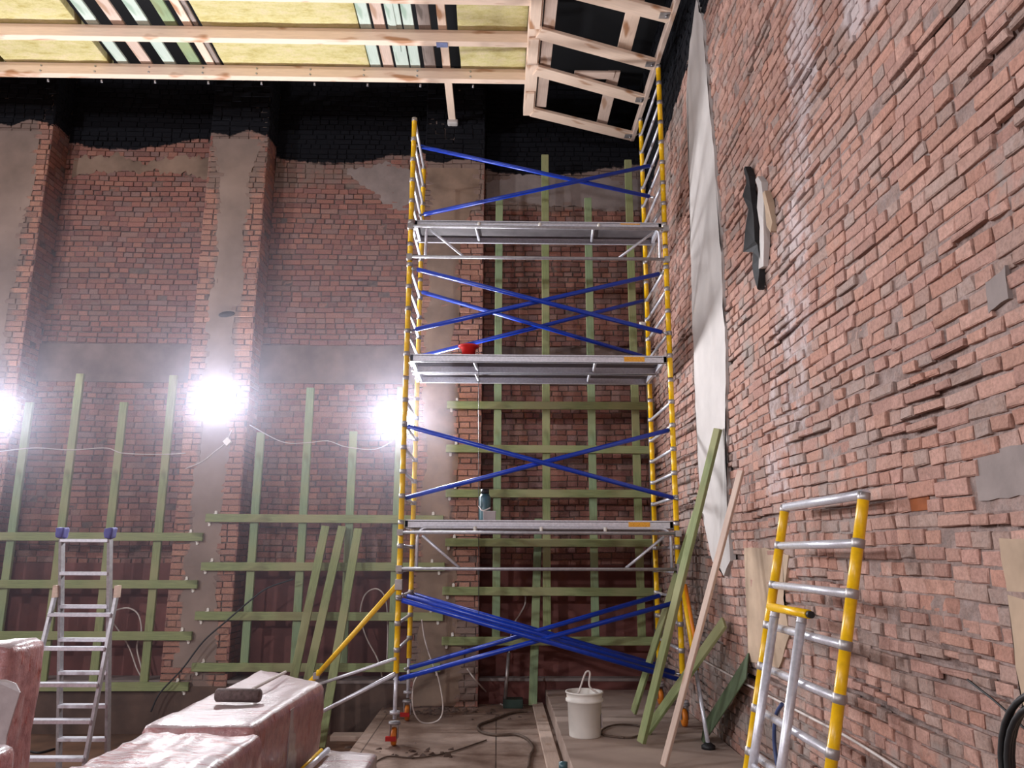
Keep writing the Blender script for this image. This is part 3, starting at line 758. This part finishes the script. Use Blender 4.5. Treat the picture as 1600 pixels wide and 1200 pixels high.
# decks
def deck(zb, zt, planks):
    for (y0, y1) in planks:
        fx0, fx1 = X0 + .035, X1 - .03
        fr = MB()
        for y, s in ((y0, 1), (y1, -1)):
            fr.box((fx0, y, zb), (fx1, y + s * .006, zt)); fr.box((fx0, y, zb), (fx1, y + s * .03, zb + .006)); fr.box((fx0, y, zt - .02), (fx1, y + s * .02, zt - .014))
        for x in (fx0, fx1 - .03): fr.box((x, y0, zb + .01), (x + .03, y1, zt - .01))
        d = fr.build('deck', M['alu'], tw); d['label'] = 'aluminium framed platform plank'
        MB().box((fx0 + .005, y0 + .007, zt - .014), (fx1 - .005, y1 - .007, zt - .001)).build('deck_panel', M['ply_dark'], d)
        for x in (-.27, 1.04): MB().tube([(x, y0 + .01, zb + .03), (x + .03, y1 - .01, zb + .03)], .016, 8).build('cross_member', M['alu'], d)
        for x, s in ((fx0, -1), (fx1, 1)):
            for y in (y0 + .07, y1 - .07):
                MB().box((x + s * .0, y - .025, zb + .0), (x + s * .035, y + .025, zb + .05)).build('end_hook', M['alu_dull'], d)
        if y0 < 8.3:
            MB().box((1.34, y0 - .0015, zb + .018), (1.56, y0 + .001, zt - .015)).build('sticker', M['sticker'], d)
deck(2.055, 2.14, ((8.13, 8.66), (8.68, 9.21)))
deck(3.80, 3.885, ((8.13, 8.66), (8.68, 9.21)))
deck(5.335, 5.415, ((8.13, 8.60),))
# guard ledgers with inner tube, below the low and the top deck
def elbow_frame(z):
    lo, hi, tp = z, z + .355, z + .405
    yb = Y0 - .055
    for zz in (lo, hi):
        L = MB().tube([(X0 - .03, yb, zz), (X1 + .03, yb, zz)], .0175, 10).build('ledger', M['alu_dull'], tw)
        for x in (X0, X1): MB().box((x - .03, yb - .02, zz - .03), (x + .03, Y0 - .01, zz + .03)).build('hook_clamp', M['collar'], L)
    r = .10; pts = [(-.81, lo), (-.81, tp - r)]
    pts += [(-.81 + r - r * math.cos(a), tp - r + r * math.sin(a)) for a in (PI / 8, PI / 4, 3 * PI / 8, PI / 2)]
    pts += [(1.76 - r + r * math.sin(a), tp - r + r * math.cos(a)) for a in (0, PI / 8, PI / 4, 3 * PI / 8, PI / 2)]
    pts += [(1.76, lo)]
    MB().tube([(x, yb + .045, zz) for x, zz in pts], .015, 8).build('bent_tube', M['alu'], L)
    for xa_, xb_ in ((-.76, -.38), (1.69, 1.29)):
        MB().tube([(xa_, yb + .03, hi - .03), (xb_, yb + .03, lo + .01)], .014, 8).build('diagonal_strut', M['alu'], L)
    for x in (-.23, .44, 1.09): MB().tube([(x, yb + .02, hi + .005), (x, yb + .02, tp + .01)], .016, 8).build('stub', M['bucket'], L)
elbow_frame(1.655); elbow_frame(4.95)
def hook_brace(a, b, r=.0245):
    a, b = Vector(a), Vector(b)
    g = MB().tube([a, b], r, 10); o = g.build('diagonal_brace', M['blue'], tw)
    d = (b - a).normalized()
    for p, s in ((a, -1), (b, 1)):
        MB().tube([p - d * s * .01, p + d * s * .035, p + d * s * .04, p + d * s * .06], [.012, .012, .018, .018], 8).build('brace_hook', M['steel'], o)
def P(px, py, Y): return at(px, py, Y=Y)
hook_brace(P(657, 229, 8.75), P(1015, 307, 8.75)); hook_brace(P(662, 335, 8.70), P(1015, 259, 8.70))
hook_brace(P(652, 421, 8.06), P(1034, 519, 8.06)); hook_brace(P(649, 515, 8.14), P(1030, 428, 8.14))
hook_brace((-.95, 9.19, 4.94), (1.78, 9.19, 4.14)); hook_brace((-.95, 9.24, 4.14), (1.78, 9.24, 4.87))
hook_brace((-.94, 8.06, 3.09), (1.79, 8.06, 2.37)); hook_brace((-.95, 8.14, 2.36), (1.79, 8.14, 3.08))
hook_brace((-.94, 8.05, 1.35), (1.79, 8.05, .61)); hook_brace((-.95, 8.14, .60), (1.79, 8.14, 1.33))
hook_brace((-.94, 9.19, 1.35), (1.79, 9.19, .60)); hook_brace((-.95, 9.24, .56), (1.79, 9.24, 1.33))
hook_brace((-.92, 8.30, 1.375), (1.79, 8.30, .64)); hook_brace((-.93, 8.9, .60), (1.79, 8.9, 1.36))
MB().tube([(1.70, 8.12, 5.42), P(1034, 323, 8.1)], .011, 8).build('corner_stay', M['alu_dull'], tw)
# outriggers
def outrigger(posts):
    pass
ft = at(385, 1179, Z=LOW); p0 = Vector((X0 - .01, Y0 - .03, 1.50)); d = ft - p0
orr = MB().tube([p0, p0 + d * .80], .026, 12).build('outrigger', M['yellow'], tw); orr['label'] = 'yellow diagonal stabiliser leg'
MB().tube([p0 + d * .80, ft + Vector((0, 0, .03))], .02, 10).build('telescopic_tube', M['alu'], orr)
MB().lathe((ft.x, ft.y, LOW), [(0, .0), (.06, 0), (.06, .025), (.025, .05), (0, .05)], 16).build('rubber_foot', M['black'], orr)
q = p0 + d * .52
MB().tube([q + Vector((.0, .05, .03)), p0 + d * .78 + Vector((-.02, .05, .03))], .014, 8).tube([q + Vector((.02, .0, .0)), q + Vector((0, .06, .04))], .018, 8).build('spring_clamp', M['yellow'], orr)
MB().box(q - Vector((.03, .03, .03)), q + Vector((.03, .03, .03))).build('clamp', M['collar'], orr)
MB().tube([(X0, Y0 - .03, .80), p0 + d * .60 + Vector((0, .02, 0))], .016, 8).tube([(X0, Y0 - .03, .66), ft + Vector((.02, 0, .05))], .02, 10).build('lower_strut', M['alu'], orr)
MB().box((X0 - .035, Y0 - .06, 1.45), (X0 + .035, Y0 + .035, 1.55)).build('clamp', M['collar'], orr)
ft = at(1107, 1170, Z=PF); p0 = Vector((X1 + .01, Y0 - .04, 1.66)); d = ft - p0
orr = MB().tube([p0, p0 + d * .60], .026, 12).build('outrigger', M['yellow'], tw); orr['label'] = 'yellow stabiliser leg close to the brick wall'
MB().tube([p0 + d * .60, ft + Vector((0, 0, .03))], .019, 10).build('telescopic_tube', M['alu'], orr)
MB().lathe((ft.x, ft.y, PF), [(0, .0), (.06, 0), (.06, .025), (.025, .05), (0, .05)], 16).build('rubber_foot', M['black'], orr)
MB().box((X1 - .03, Y0 - .07, 1.61), (X1 + .04, Y0 + .035, 1.71)).build('clamp', M['collar'], orr)
MB().tube([p0 + d * .1 + Vector((.02, -.02, 0)), p0 + d * .5 + Vector((.03, -.02, 0))], .02, 8).build('spring_clamp', M['orange'], orr)

# things on the decks
b = MB().lathe((-.33, 8.28, 3.886), [(0, .0), (.065, 0), (.08, .10), (.115, .115), (.118, .13), (.105, .13), (.07, .10), (.06, .01), (0, .01)], 26)
o = b.build('plastic_bowl', M['red']); tag(o, 'red plastic bowl on the middle scaffold platform', 'bowl')
cn = thing('canister', (-.13, 8.5, 2.14), 'dark teal canister standing on the low scaffold platform', 'canister')
bx_ = thing('small_box', (-.08, 8.32, 2.14), 'small pale grey box beside the teal canister on the low platform', 'box')
MB().lathe((-.14, 8.52, 2.141), [(0, 0), (.06, 0), (.062, .02), (.062, .25), (.045, .29), (0, .29)], 24).build('body', M['teal'], cn)
MB().lathe((-.14, 8.52, 2.43), [(.0, 0), (.045, 0), (.045, .05), (0, .05)], 18).build('cap', M['black'], cn)
MB().tube(smooth_pts([(-.20, 8.5, 2.30), (-.16, 8.44, 2.25), (-.08, 8.46, 2.28)]), .008, 6).build('strap', M['white_cable'], cn)
bevel(MB().box((-.15, 8.24, 2.141), (-.02, 8.36, 2.235)).build('carton', M['film'], bx_), .006)
MB().box((-.15, 8.28, 2.236), (-.02, 8.32, 2.239)).build('flap_tape', M['bucket'], bx_)
gl = lumpy('work_glove', [(1.735, 9.28, 4.52), (1.80, 9.28, 4.52), (1.80, 9.31, 4.52), (1.735, 9.31, 4.52), (1.72, 9.27, 4.59), (1.80, 9.27, 4.59), (1.8, 9.31, 4.59), (1.72, 9.31, 4.59)], [M['bucket']], .012, 3, .01, 12)
gl.location = (0, -.075, 0)
tag(gl, 'small white rag caught on the far right scaffold post', 'rag')

# ================================================================== STEPLADDER
sl = thing('stepladder', (-3.6, 7.2, LOW), 'dusty aluminium stepladder standing in front of the left batten grid', 'stepladder')
bt = at(92, 1196, X=-3.78); tp_ = at(97, 830, X=-3.78); 
bd = (tp_ - bt).normalized(); bt = bt - bd * ((bt.z - LOW) / bd.z)
w0 = at(172, 830, Y=tp_.y).x - tp_.x; w1 = at(167, 1180, Y=bt.y).x - at(92, 1180, Y=bt.y).x
ft_ = at(88, 922, X=-3.80); fb = at(25, 1175, X=-3.86); dd = (fb - ft_).normalized(); fb = ft_ + dd * ((ft_.z - LOW) / -dd.z)
wf0 = at(183, 928, Y=ft_.y).x - ft_.x; wf1 = wf0 + .06
def rect_stile(a, b, wx, wy):
    a, b = Vector(a), Vector(b)
    m_ = MB(); d_ = Vector((wx / 2, 0, 0)); n_ = (b - a).normalized().cross(Vector((1, 0, 0))) * wy / 2
    m_.hexa([a - d_ - n_, a + d_ - n_, a + d_ + n_, a - d_ + n_, b - d_ - n_, b + d_ - n_, b + d_ + n_, b - d_ + n_]); return m_
def ladder_leg(nm, b0, b1, t0, t1, zs, par, tread, wy=.06):
    o = rect_stile(b0, t0, .024, wy).build(nm + '_stile', M['alu_dull'], par); rect_stile(b1, t1, .024, wy).build(nm + '_stile', M['alu_dull'], par)
    for z in zs:
        f0 = (z - b0.z) / (t0.z - b0.z)
        p, q_ = b0.lerp(t0, f0), b1.lerp(t1, f0)
        h = MB(); h.box((p.x, p.y - tread / 2, z - .015), (q_.x, p.y + tread / 2, z + .015)); bevel(h.build('tread', M['alu'], o), .004, 1)
    for e, (pp, qq) in enumerate(((b0, t0), (b1, t1))):
        c_ = pp; MB().box((c_.x - .018, c_.y - .04, LOW), (c_.x + .018, c_.y + .04, LOW + .05)).build('foot_cap', M['black'], o)
    return o
B1 = Vector((bt.x + max(w1, .4), bt.y, LOW)); T1 = Vector((tp_.x + w0, tp_.y, tp_.z))
ladder_leg('rear_section', bt, B1, tp_, T1, [-.06, .22, .5, .78, 1.06, 1.34, 1.62, 1.90], sl, .08)
F1 = Vector((fb.x + wf1, fb.y, LOW)); FT1 = Vector((ft_.x + wf0, ft_.y, ft_.z))
ladder_leg('front_section', fb, F1, ft_, FT1, [-.12, .18, .455, .73, 1.01, 1.28], sl, .10, .045)
for s, p in ((0, tp_), (1, T1)):
    lumpy('tape_wrap', [(p.x - .03, p.y - .05, p.z - .06), (p.x + .03, p.y - .05, p.z - .06), (p.x + .03, p.y + .05, p.z - .06), (p.x - .03, p.y + .05, p.z - .06),
                        (p.x - .04, p.y - .05, p.z + .03), (p.x + .04, p.y - .05, p.z + .03), (p.x + .04, p.y + .05, p.z + .03), (p.x - .04, p.y + .05, p.z + .03)],
          [simple('faded_blue_wrap', rgb(92, 92, 150), .8)], .012, 3, .012, 14, sl, s)
for p in (ft_, FT1):
    MB().box((p.x - .015, p.y - .035, p.z - .06), (p.x + .015, p.y + .035, p.z + .04)).build('hinge_cap', M['pine2'], sl)

# ================================================================== SPARE FRAME at the right
sf = thing('spare_scaffold_frame', (1.5, 4.6, 0), 'spare yellow scaffold end frame leaning against the right brick wall', 'scaffold frame')
def sx(z): return 1.62 + (z - .8) * .215
def spt(y, z, dx=0): return Vector((sx(z) + dx, y, z))
ZR = [2.11, 1.86, 1.61, 1.36, 1.11, .86, .61, .36, .11]
for i, z in enumerate(ZR):
    MB().tube([spt(4.05, z, -.0), spt(5.235, z, -.0)], .027 if i == 0 else .024, 12).build('rung', M['alu'], sf)
for y in (4.07, 5.215): banded_post('post', spt(y, .02), spt(y, 2.12), .029, ZR[:0:-1], sf, .0335, .024, 18)
MB().tube([spt(5.2, 1.475, -.01), spt(4.56, 1.475, -.01)], .026, 12).build('short_cross_tube', M['yellow'], sf)
MB().tube([spt(4.56, 1.475, -.01), spt(4.52, 1.475, -.01)], .02, 12).build('tube_end', M['black'], sf)
al = thing('aluminium_ladder_section', (1.45, 4.7, 0), 'narrow silver ladder section propped in front of the spare yellow frame', 'ladder')
for y in (4.93, 4.50):
    so_ = MB().tube([spt(y, .03, -.075), spt(y, 1.44, -.07)], .0265, 14).build('stile', M['alu'], al)
    MB().tube([spt(y, 1.432 + k * .006, -.07) for k in range(6)], [.029, .029, .026, .029, .026, .029], 14).build('end_plug', M['alu_dull'], so_)
for z in (.32, .60): MB().tube([spt(4.50, z, -.075), spt(4.93, z, -.075)], .015, 10).build('rung', M['alu'], al)

# ================================================================== WRAPPED PACKS
def up_face(f): return 1 if f.normal.z > .55 else 0
PT = .78
def col8(pts, z0, z1, drop=0):
    return [(p.x, p.y, z0) for p in pts] + [(p.x, p.y, z1) for p in pts]
A, B, Cc, D = at(405, 1045, Z=PT), at(507, 1066, Z=PT), at(398, 1134, Z=PT), at(262, 1112, Z=PT)
Dn = Vector((A.x, Cc.y + .05, PT)); 
t_ = thing('film_wrapped_pack', (-1.8, 6.0, 0), 'tall film-wrapped pack with the roller on top', 'wrapped pack', 'film wrapped packs')
lumpy('bale', col8([Vector((A.x, Cc.y, 0)), Cc, B, A], LOW + .005, PT), [M['pack_side'], M['pack_top']], .05, 14, .022, 2.4, t_, 1, up_face)
yb_ = (B.y + Cc.y) / 2
MB().box((Cc.x + .005, yb_ - .12, LOW + .02), (Cc.x + .04, yb_ + .12, PT - .04)).build('edge_strap', M['film'], t_)
t_ = thing('film_wrapped_pack', (-1.8, 4.4, 0), 'nearer film-wrapped pack with torn shiny top', 'wrapped pack', 'film wrapped packs')
PN = PT - .035
E0 = at(402, 1146, Z=PN); E1 = at(300, 1202, Z=PN)
xr = E0.x + .02; xl = A.x + .01
lumpy('bale', [(xl, E1.y - 1.0, LOW + .005), (xr, E1.y - 1.0, LOW + .005), (xr, Cc.y - .03, LOW + .005), (xl, Cc.y - .03, LOW + .005), (xl, E1.y - 1.0, PN), (xr, E1.y - 1.0, PN), (xr + .02, Cc.y - .03, PN + .01), (xl, Cc.y - .03, PN)],
      [M['pack_side'], M['pack_torn']], .05, 18, .04, 3.6, t_, 4, up_face)
t_ = thing('film_wrapped_pack', (-1.0, 6.0, 0), 'low flat film-wrapped pack lying beside the tall ones', 'wrapped pack', 'film wrapped packs')
a_, b_, c_ = at(500, 1169, Z=.34), at(592, 1176, Z=.34), at(430, 1200, Z=.34)
xq = B.x + .04
lumpy('bale', [(xq, 5.2, .005), (b_.x - .02, 5.2, .005), (b_.x, b_.y, .005), (xq, a_.y, .005), (xq, 5.2, .34), (b_.x - .02, 5.2, .34), (b_.x, b_.y, .34), (xq, a_.y, .34)],
      [M['film'], M['pack_top']], .03, 10, .018, 4, t_, 9, up_face)
o = MB().tube([at(512, 1172, Z=.38), at(478, 1204, Z=.38)], .021, 12).build('short_tube', M['alu']); tag(o, 'short silver tube on the low wrapped pack', 'tube')
o = MB().tube([at(502, 1172, Z=.37), at(470, 1204, Z=.37)], .014, 10).build('short_tube', M['yellow']); tag(o, 'thin yellow tube beside the short silver one', 'tube')
# left edge packs
t_ = thing('film_wrapped_pack', (-3.8, 5.9, 0), 'upright pink and white pack at the left frame edge', 'wrapped pack', 'film wrapped packs')
xe = at(18, 1010, Y=5.75).x
lumpy('bale', [(xe - .7, 5.75, LOW + .005), (xe, 5.75, LOW + .005), (xe, 6.2, LOW + .005), (xe - .7, 6.2, LOW + .005), (xe - .7, 5.75, 1.17), (xe, 5.75, 1.17), (xe, 6.2, 1.17), (xe - .7, 6.2, 1.17)],
      [M['pack_side'], M['pack_top']], .06, 8, .03, 3, t_, 12, up_face)
fs = [at(8, 1062, Y=5.66), at(24, 1068, Y=5.64), at(31, 1082, Y=5.62), at(22, 1110, Y=5.64), at(10, 1150, Y=5.66), at(4, 1200, Y=5.68), at(-15, 1200, Y=5.66), at(-15, 1062, Y=5.64)]
mm = MB(); nn = len(fs); mm.add(fs + [p + Vector((0, .012, 0)) for p in fs], [tuple(range(nn)), tuple(range(2 * nn - 1, nn - 1, -1))] + [(i, (i + 1) % nn, nn + (i + 1) % nn, nn + i) for i in range(nn)])
mm.build('loose_film', M['film'], t_)
t_ = thing('film_wrapped_pack', (-3.6, 4.8, 0), 'low white pack in the lower left corner', 'wrapped pack', 'film wrapped packs')
xe = at(12, 1175, Y=5.0).x
zt = at(5, 1168, Y=5.0).z
lumpy('bale', [(xe - .6, 4.5, LOW + .005), (xe, 4.5, LOW + .005), (xe, 5.1, LOW + .005), (xe - .6, 5.1, LOW + .005), (xe - .6, 4.5, zt), (xe, 4.5, zt), (xe, 5.1, zt), (xe - .6, 5.1, zt)],
      [M['pack_side'], M['pack_top']], .05, 6, .02, 3, t_, 15, up_face)
# roller on the pack
rz = PT + .05
a_, b_ = at(337, 1086, Z=rz), at(408, 1087, Z=rz)
rl = thing('paint_roller', (a_ + b_) / 2, 'dusty dark paint roller lying on the tall wrapped pack', 'paint roller')
dv = (b_ - a_)
MB().tube([a_ + dv * t for t in (0, .015, .04, .96, .985, 1)], [.02, .038, .045, .045, .038, .02], 18).build('sleeve', M['grey_fab'], rl)
MB().tube([b_ - dv * .15, at(396, 1076, Z=rz + .01), at(446, 1050, Z=rz)], .0125, 8).build('handle_rod', M['greyboard'], rl)

# ================================================================== BUCKET
bc = at(914, 1150, Z=PF); bz = PF
bu = thing('plastic_bucket', (bc.x, bc.y, bz), 'white plastic bucket standing on the raised floor', 'bucket')
pf_ = [(0, .0), (.14, 0), (.145, .01), (.158, .30), (.175, .305), (.175, .325), (.163, .33), (.165, .375), (.176, .378), (.176, .39), (.16, .39), (.15, .30), (.135, .02), (0, .02)]
MB().lathe((bc.x, bc.y, bz), pf_, 36).build('body', M['bucket'], bu)
hd = smooth_pts([(bc.x - .17, bc.y, bz + .36), (bc.x - .05, bc.y + .03, bz + .40), (bc.x + .01, bc.y, bz + .52), (bc.x + .045, bc.y - .03, bz + .53), (bc.x + .06, bc.y - .02, bz + .42), (bc.x + .17, bc.y, bz + .36)])
hd = smooth_pts([(bc.x - .165, bc.y, bz + .35), (bc.x - .06, bc.y, bz + .37), (bc.x - .03, bc.y + .02, bz + .43), (bc.x + .015, bc.y, bz + .55), (bc.x + .055, bc.y, bz + .55), (bc.x + .05, bc.y - .02, bz + .43), (bc.x + .165, bc.y, bz + .35)])
MB().tube(hd, .009, 8).build('handle', M['white_cable'], bu)
MB().box((bc.x + .145, bc.y - .06, bz + .08), (bc.x + .156, bc.y + .02, bz + .2)).build('label_patch', M['film'], bu)
# spray can at the bottom edge
sp_ = at(880, 1192, Z=PF + .24)
sc_ = thing('spray_can', (sp_.x, sp_.y, PF), 'white spray can with a dark cap at the near platform edge', 'spray can')
MB().lathe((sp_.x, sp_.y, PF), [(0, 0), (.035, 0), (.035, .17), (.022, .19), (0, .19)], 20).build('body', M['bucket'], sc_)
MB().lathe((sp_.x, sp_.y, PF + .185), [(.0, 0), (.03, 0), (.03, .06), (0, .065)], 20).build('cap', M['teal'], sc_)

# ================================================================== WALL THINGS
def ribbon(name, pix, X, ths, mat):
    pts = [at(px, py, X=X) for px, py, _ in pix]; m_ = MB()
    L = []; Rr = []
    for p, (_, _, wd) in zip(pts, pix): L.append(Vector((p.x, p.y + wd / 2, p.z))); Rr.append(Vector((p.x, p.y - wd / 2, p.z)))
    k = len(pts)
    for i in range(k - 1):
        a, b, c2, d2 = L[i], Rr[i], Rr[i + 1], L[i + 1]; o_ = Vector((ths, 0, 0)); q1 = Vector((.01 * math.sin(i * 2.3), 0, 0)); q2 = Vector((.01 * math.sin((i + 1) * 2.3), 0, 0))
        m_.hexa([a + q1, b - q1, b + o_, a + o_, d2 + q2, c2 - q2, c2 + o_, d2 + o_])
    return m_.build(name, mat)
o = ribbon('dark_hole_strip', [(1163, 262, .04), (1168, 280, .10), (1166, 300, .14), (1172, 322, .12), (1171, 345, .22), (1170, 385, .24), (1180, 388, .16), (1181, 410, .16), (1182, 430, .1), (1184, 452, .03)], 2.0, .05, M['tar'])  # black strip drawn where the wall has a dark hole with a duct
tag(o, 'black strip standing in for a dark hole and duct in the right brick wall', 'black strip')
o = ribbon('plaster_shard', [(1182, 278, .06), (1187, 290, .12), (1188, 320, .10), (1190, 350, .12), (1190, 385, .12), (1189, 418, .06)], 2.005, .045, M['plaster'])
tag(o, 'pale plaster shard hanging beside the black hole strip', 'plaster shard')
o = ribbon('plaster_shard', [(1193, 300, .05), (1197, 320, .10), (1202, 350, .07), (1204, 362, .03)], 2.005, .045, M['beige'])
tag(o, 'small curled plaster shard right of the pale one', 'plaster shard')

def cable(pts, r, mat, label, name='cable', cat='cable', group=None):
    o = MB().tube(smooth_pts(pts, 8), r, 7).build(name, mat); tag(o, label, cat, group); return o
CB = 'loose cables'
cable([at(x, y, X=2.0) for x, y in ((1095, 1030), (1170, 1071), (1260, 1118), (1330, 1155), (1420, 1212))], .009, M['white_cable'], 'white cord stretched low along the right brick wall', group=CB)
cable([at(x, y, X=2.02) for x, y in ((1512, 1062), (1530, 1076), (1560, 1100), (1605, 1142))], .005, M['black'], 'thin dark wire hanging across the bricks at the right edge', group=CB)
cable([at(x, y, X=1.93) for x, y in ((1222, 1100), (1212, 1120), (1210, 1160), (1216, 1205))], .014, M['hose'], 'dark blue hose behind the spare yellow frame', 'hose', 'hose')
cc = at(1668, 1245, X=1.95)
g = MB()
for k in range(5):
    rr_ = .29 + .012 * k
    g.tube([(cc.x - .02 + .018 * (k % 3), cc.y + rr_ * math.cos(q * PI / 16), cc.z + rr_ * math.sin(q * PI / 16)) for q in range(32)], .011, 8, closed=True)
o = g.build('cable_coil', M['black']); tag(o, 'black cable coil at the lower right corner against the bricks', 'cable coil')
cable([(x.x, x.y, PF + .012) for x in [at(px, py, Z=PF) for px, py in ((975, 1155), (945, 1151), (941, 1143), (955, 1136), (975, 1134), (1000, 1137), (1008, 1145), (990, 1154), (970, 1154))]], .009, M['brown_cable'], 'brown cable ring lying beside the white bucket', group=CB)
cable([off(at(px, py, Z=.0), (0, 0, .016)) for px, py in ((828, 1113), (800, 1116), (770, 1127), (748, 1136), (752, 1146), (775, 1151), (805, 1150), (824, 1158), (833, 1172), (828, 1185), (826, 1203))], .014, M['brown_cable'], 'thick dusty cable snaking over the floor left of the platform', group=CB)
cable([off(at(px, py, Z=.0), (0, 0, .01)) for px, py in ((575, 1200), (605, 1184), (650, 1186), (700, 1178), (740, 1165), (760, 1158))], .007, M['brown_cable'], 'thin cable on the floor in front of the near left castor', group=CB)
cable([at(px, py, Y=9.12) for px, py in ((659, 968), (664, 1000), (675, 1035), (685, 1060), (692, 1100), (688, 1122), (672, 1130), (655, 1126), (645, 1105), (646, 1070), (655, 1052))], .008, M['white_cable'], 'white cable looping down beside the far left scaffold castor', group=CB)
cable([at(730, 1045, Y=9.9), at(745, 1065, Y=9.8), off(at(770, 1091, Z=.02), (0, 0, 0)), at(790, 1103, Z=.012), at(818, 1104, Z=.012)], .009, M['white_cable'], 'white cable running from the pilaster foot onto the floor', group=CB)
cable([at(px, py, Y=10.15) for px, py in ((597, 1058), (590, 1030), (572, 995), (563, 960), (570, 930), (588, 920), (602, 935), (606, 980), (604, 1050))], .009, M['white_cable'], 'white cable loop behind the yellow outrigger', group=CB)
cable([at(px, py, Y=10.2) for px, py in ((176, 972), (200, 1008), (214, 1045), (224, 1062))], .009, M['white_cable'], 'straight white cable end below the loop behind the stepladder', group=CB)
cable([at(px, py, Y=10.2) for px, py in ((178, 954), (200, 950), (216, 960), (221, 985), (214, 1010), (220, 1040), (226, 1062))], .010, M['white_cable'], 'white cable loop behind the stepladder', group=CB)
cable([at(px, py, Y=9.86) for px, py in ((458, 905), (420, 918), (395, 935), (352, 972), (318, 1002), (285, 1045), (250, 1083), (236, 1112))], .010, M['black'], 'black cable hanging diagonally across the middle pilaster foot', group=CB)
cable([at(px, py, Y=9.985) for px, py in ((-20, 708), (28, 702), (62, 700), (110, 703), (165, 700), (192, 708), (250, 710), (290, 708))], .006, M['white_cable'], 'thin white wire strung along the left bay', group=CB)
cable([at(px, py, Y=9.985) for px, py in ((290, 732), (315, 722), (335, 706), (352, 692), (362, 672))], .006, M['white_cable'], 'thin wire running from the small box on the middle pilaster', group=CB)
cable([at(px, py, Y=9.985) for px, py in ((390, 664), (440, 690), (478, 692), (512, 689), (540, 698), (585, 702), (612, 690))], .006, M['white_cable'], 'thin white wire strung across the middle bay to the lamp', group=CB)
cable([at(px, py, Y=10.3) for px, py in ((821, 932), (820, 945), (812, 960), (803, 975), (797, 1000), (795, 1030))], .010, M['white_cable'], 'pale cable end curling behind the crossed blue braces', group=CB)
cable([at(px, py, Y=8.5) for px, py in ((748, 552), (748, 640), (748, 740), (748, 860), (748, 990))], .004, M['black'], 'thin dark plumb line hanging from the middle platform', 'plumb_line', 'line')
o = MB().tube([(2.0, 10.3, .3), (2.0, 10.3, 6.6)], .016, 10).build('conduit', M['collar']); tag(o, 'thin grey conduit running up the corner behind the tower', 'conduit')
pp = at(355, 690, Y=9.97)
jb = MB(); q = .055
jb.hexa([(pp.x, 9.955, pp.z - q), (pp.x + q, 9.955, pp.z), (pp.x + q, 10.0, pp.z), (pp.x, 10.0, pp.z - q), (pp.x - q, 9.955, pp.z), (pp.x, 9.955, pp.z + q), (pp.x, 10.0, pp.z + q), (pp.x - q, 10.0, pp.z)])
o = jb.build('junction_box', M['bucket']); tag(o, 'small tilted white junction box below the middle floodlight', 'junction box')
o = MB().tube([at(795, 1020, Y=10.1), at(789, 1093, Y=10.0)], .022, 8).build('pipe_stub', M['collar']); tag(o, 'grey pipe stub standing below the crossed blue braces', 'pipe')
# things along the foot of the wall
for i, (px, py, sz, lb) in enumerate(((592, 1104, (.55, .06), 'brown offcut plank lying by the middle bay foot'), (800, 1085, (.24, .10), 'dark green crate lid at the back wall foot'))):
    g0 = (LOW, 0)[i]; p = at(px, py, Z=.05)
    if i == 0: p.x -= .25
    yb2 = (9.75, 10.05)[i]
    o = bevel(MB().box((p.x - sz[0] / 2, yb2 - .1, g0), (p.x + sz[0] / 2, yb2 + .1, g0 + sz[1])).build(('offcut_plank', 'crate_lid')[i], M['pine2'] if i == 0 else simple('dark_green_plastic', rgb(40, 60, 52), .5)), .006)
    tag(o, lb, ('plank', 'lid')[i])
cable([off(at(px, py, Z=LOW), (0, 0, .012)) for px, py in ((40, 1174), (60, 1178), (85, 1172))], .012, M['black'], 'short black cable scrap on the floor beside the stepladder', 'cable_scrap', 'cable')
o = lumpy('crumpled_film', [off(at(x, y, Z=LOW), (0, 0, z)) for z in (.004, .05) for x, y in ((-12, 1172), (16, 1172), (20, 1160), (-10, 1160))], [M['film']], .01, 4, .02, 9); tag(o, 'crumpled shiny film scrap on the floor at the left edge', 'film scrap')
# rubble and dust heaps
rb = MB(); rn = random.Random(3)
def stone(c, s):
    vs = [(c[0] + s * rn.uniform(-1, 1) * .9, c[1] + s * rn.uniform(-1, 1) * .9, c[2] + s * rn.uniform(.05, .9)) for _ in range(4)]
    vs += [(c[0] - s, c[1] - s, c[2]), (c[0] + s, c[1] - s * .7, c[2]), (c[0] + s * .8, c[1] + s, c[2]), (c[0] - s * .9, c[1] + s * .8, c[2])]
    bm = bmesh.new(); [bm.verts.new(v) for v in vs]; bmesh.ops.convex_hull(bm, input=bm.verts)
    bm.verts.index_update(); idx = {v: i for i, v in enumerate(bm.verts)}
    rb.add([v.co[:] for v in bm.verts], [tuple(idx[v] for v in f.verts) for f in bm.faces]); bm.free()
for _ in range(150):
    a = rn.random()
    if a < .45: p = (rn.gauss(-.75, .28), rn.gauss(9.75, .12))
    elif a < .6: p = (rn.gauss(-.75, .25), rn.gauss(7.8, .12))
    elif a < .8: p = (rn.uniform(-3.2, .4), rn.uniform(9.3, 9.9))
    else: p = (rn.uniform(-4.5, -2.4), rn.uniform(7.5, 9.6))
    if p[1] > 9.93: continue
    if -1.42 < p[0] < -1.33: continue
    stone((p[0], p[1], 0 if p[0] > -1.37 else LOW), rn.uniform(.006, .04))
o = rb.build('rubble', simple('brick_rubble', rgb(104, 84, 74), .95, vary=.3, scale=9)); tag(o, 'scattered brick rubble and dirt at the foot of the wall', 'rubble', kind='stuff')
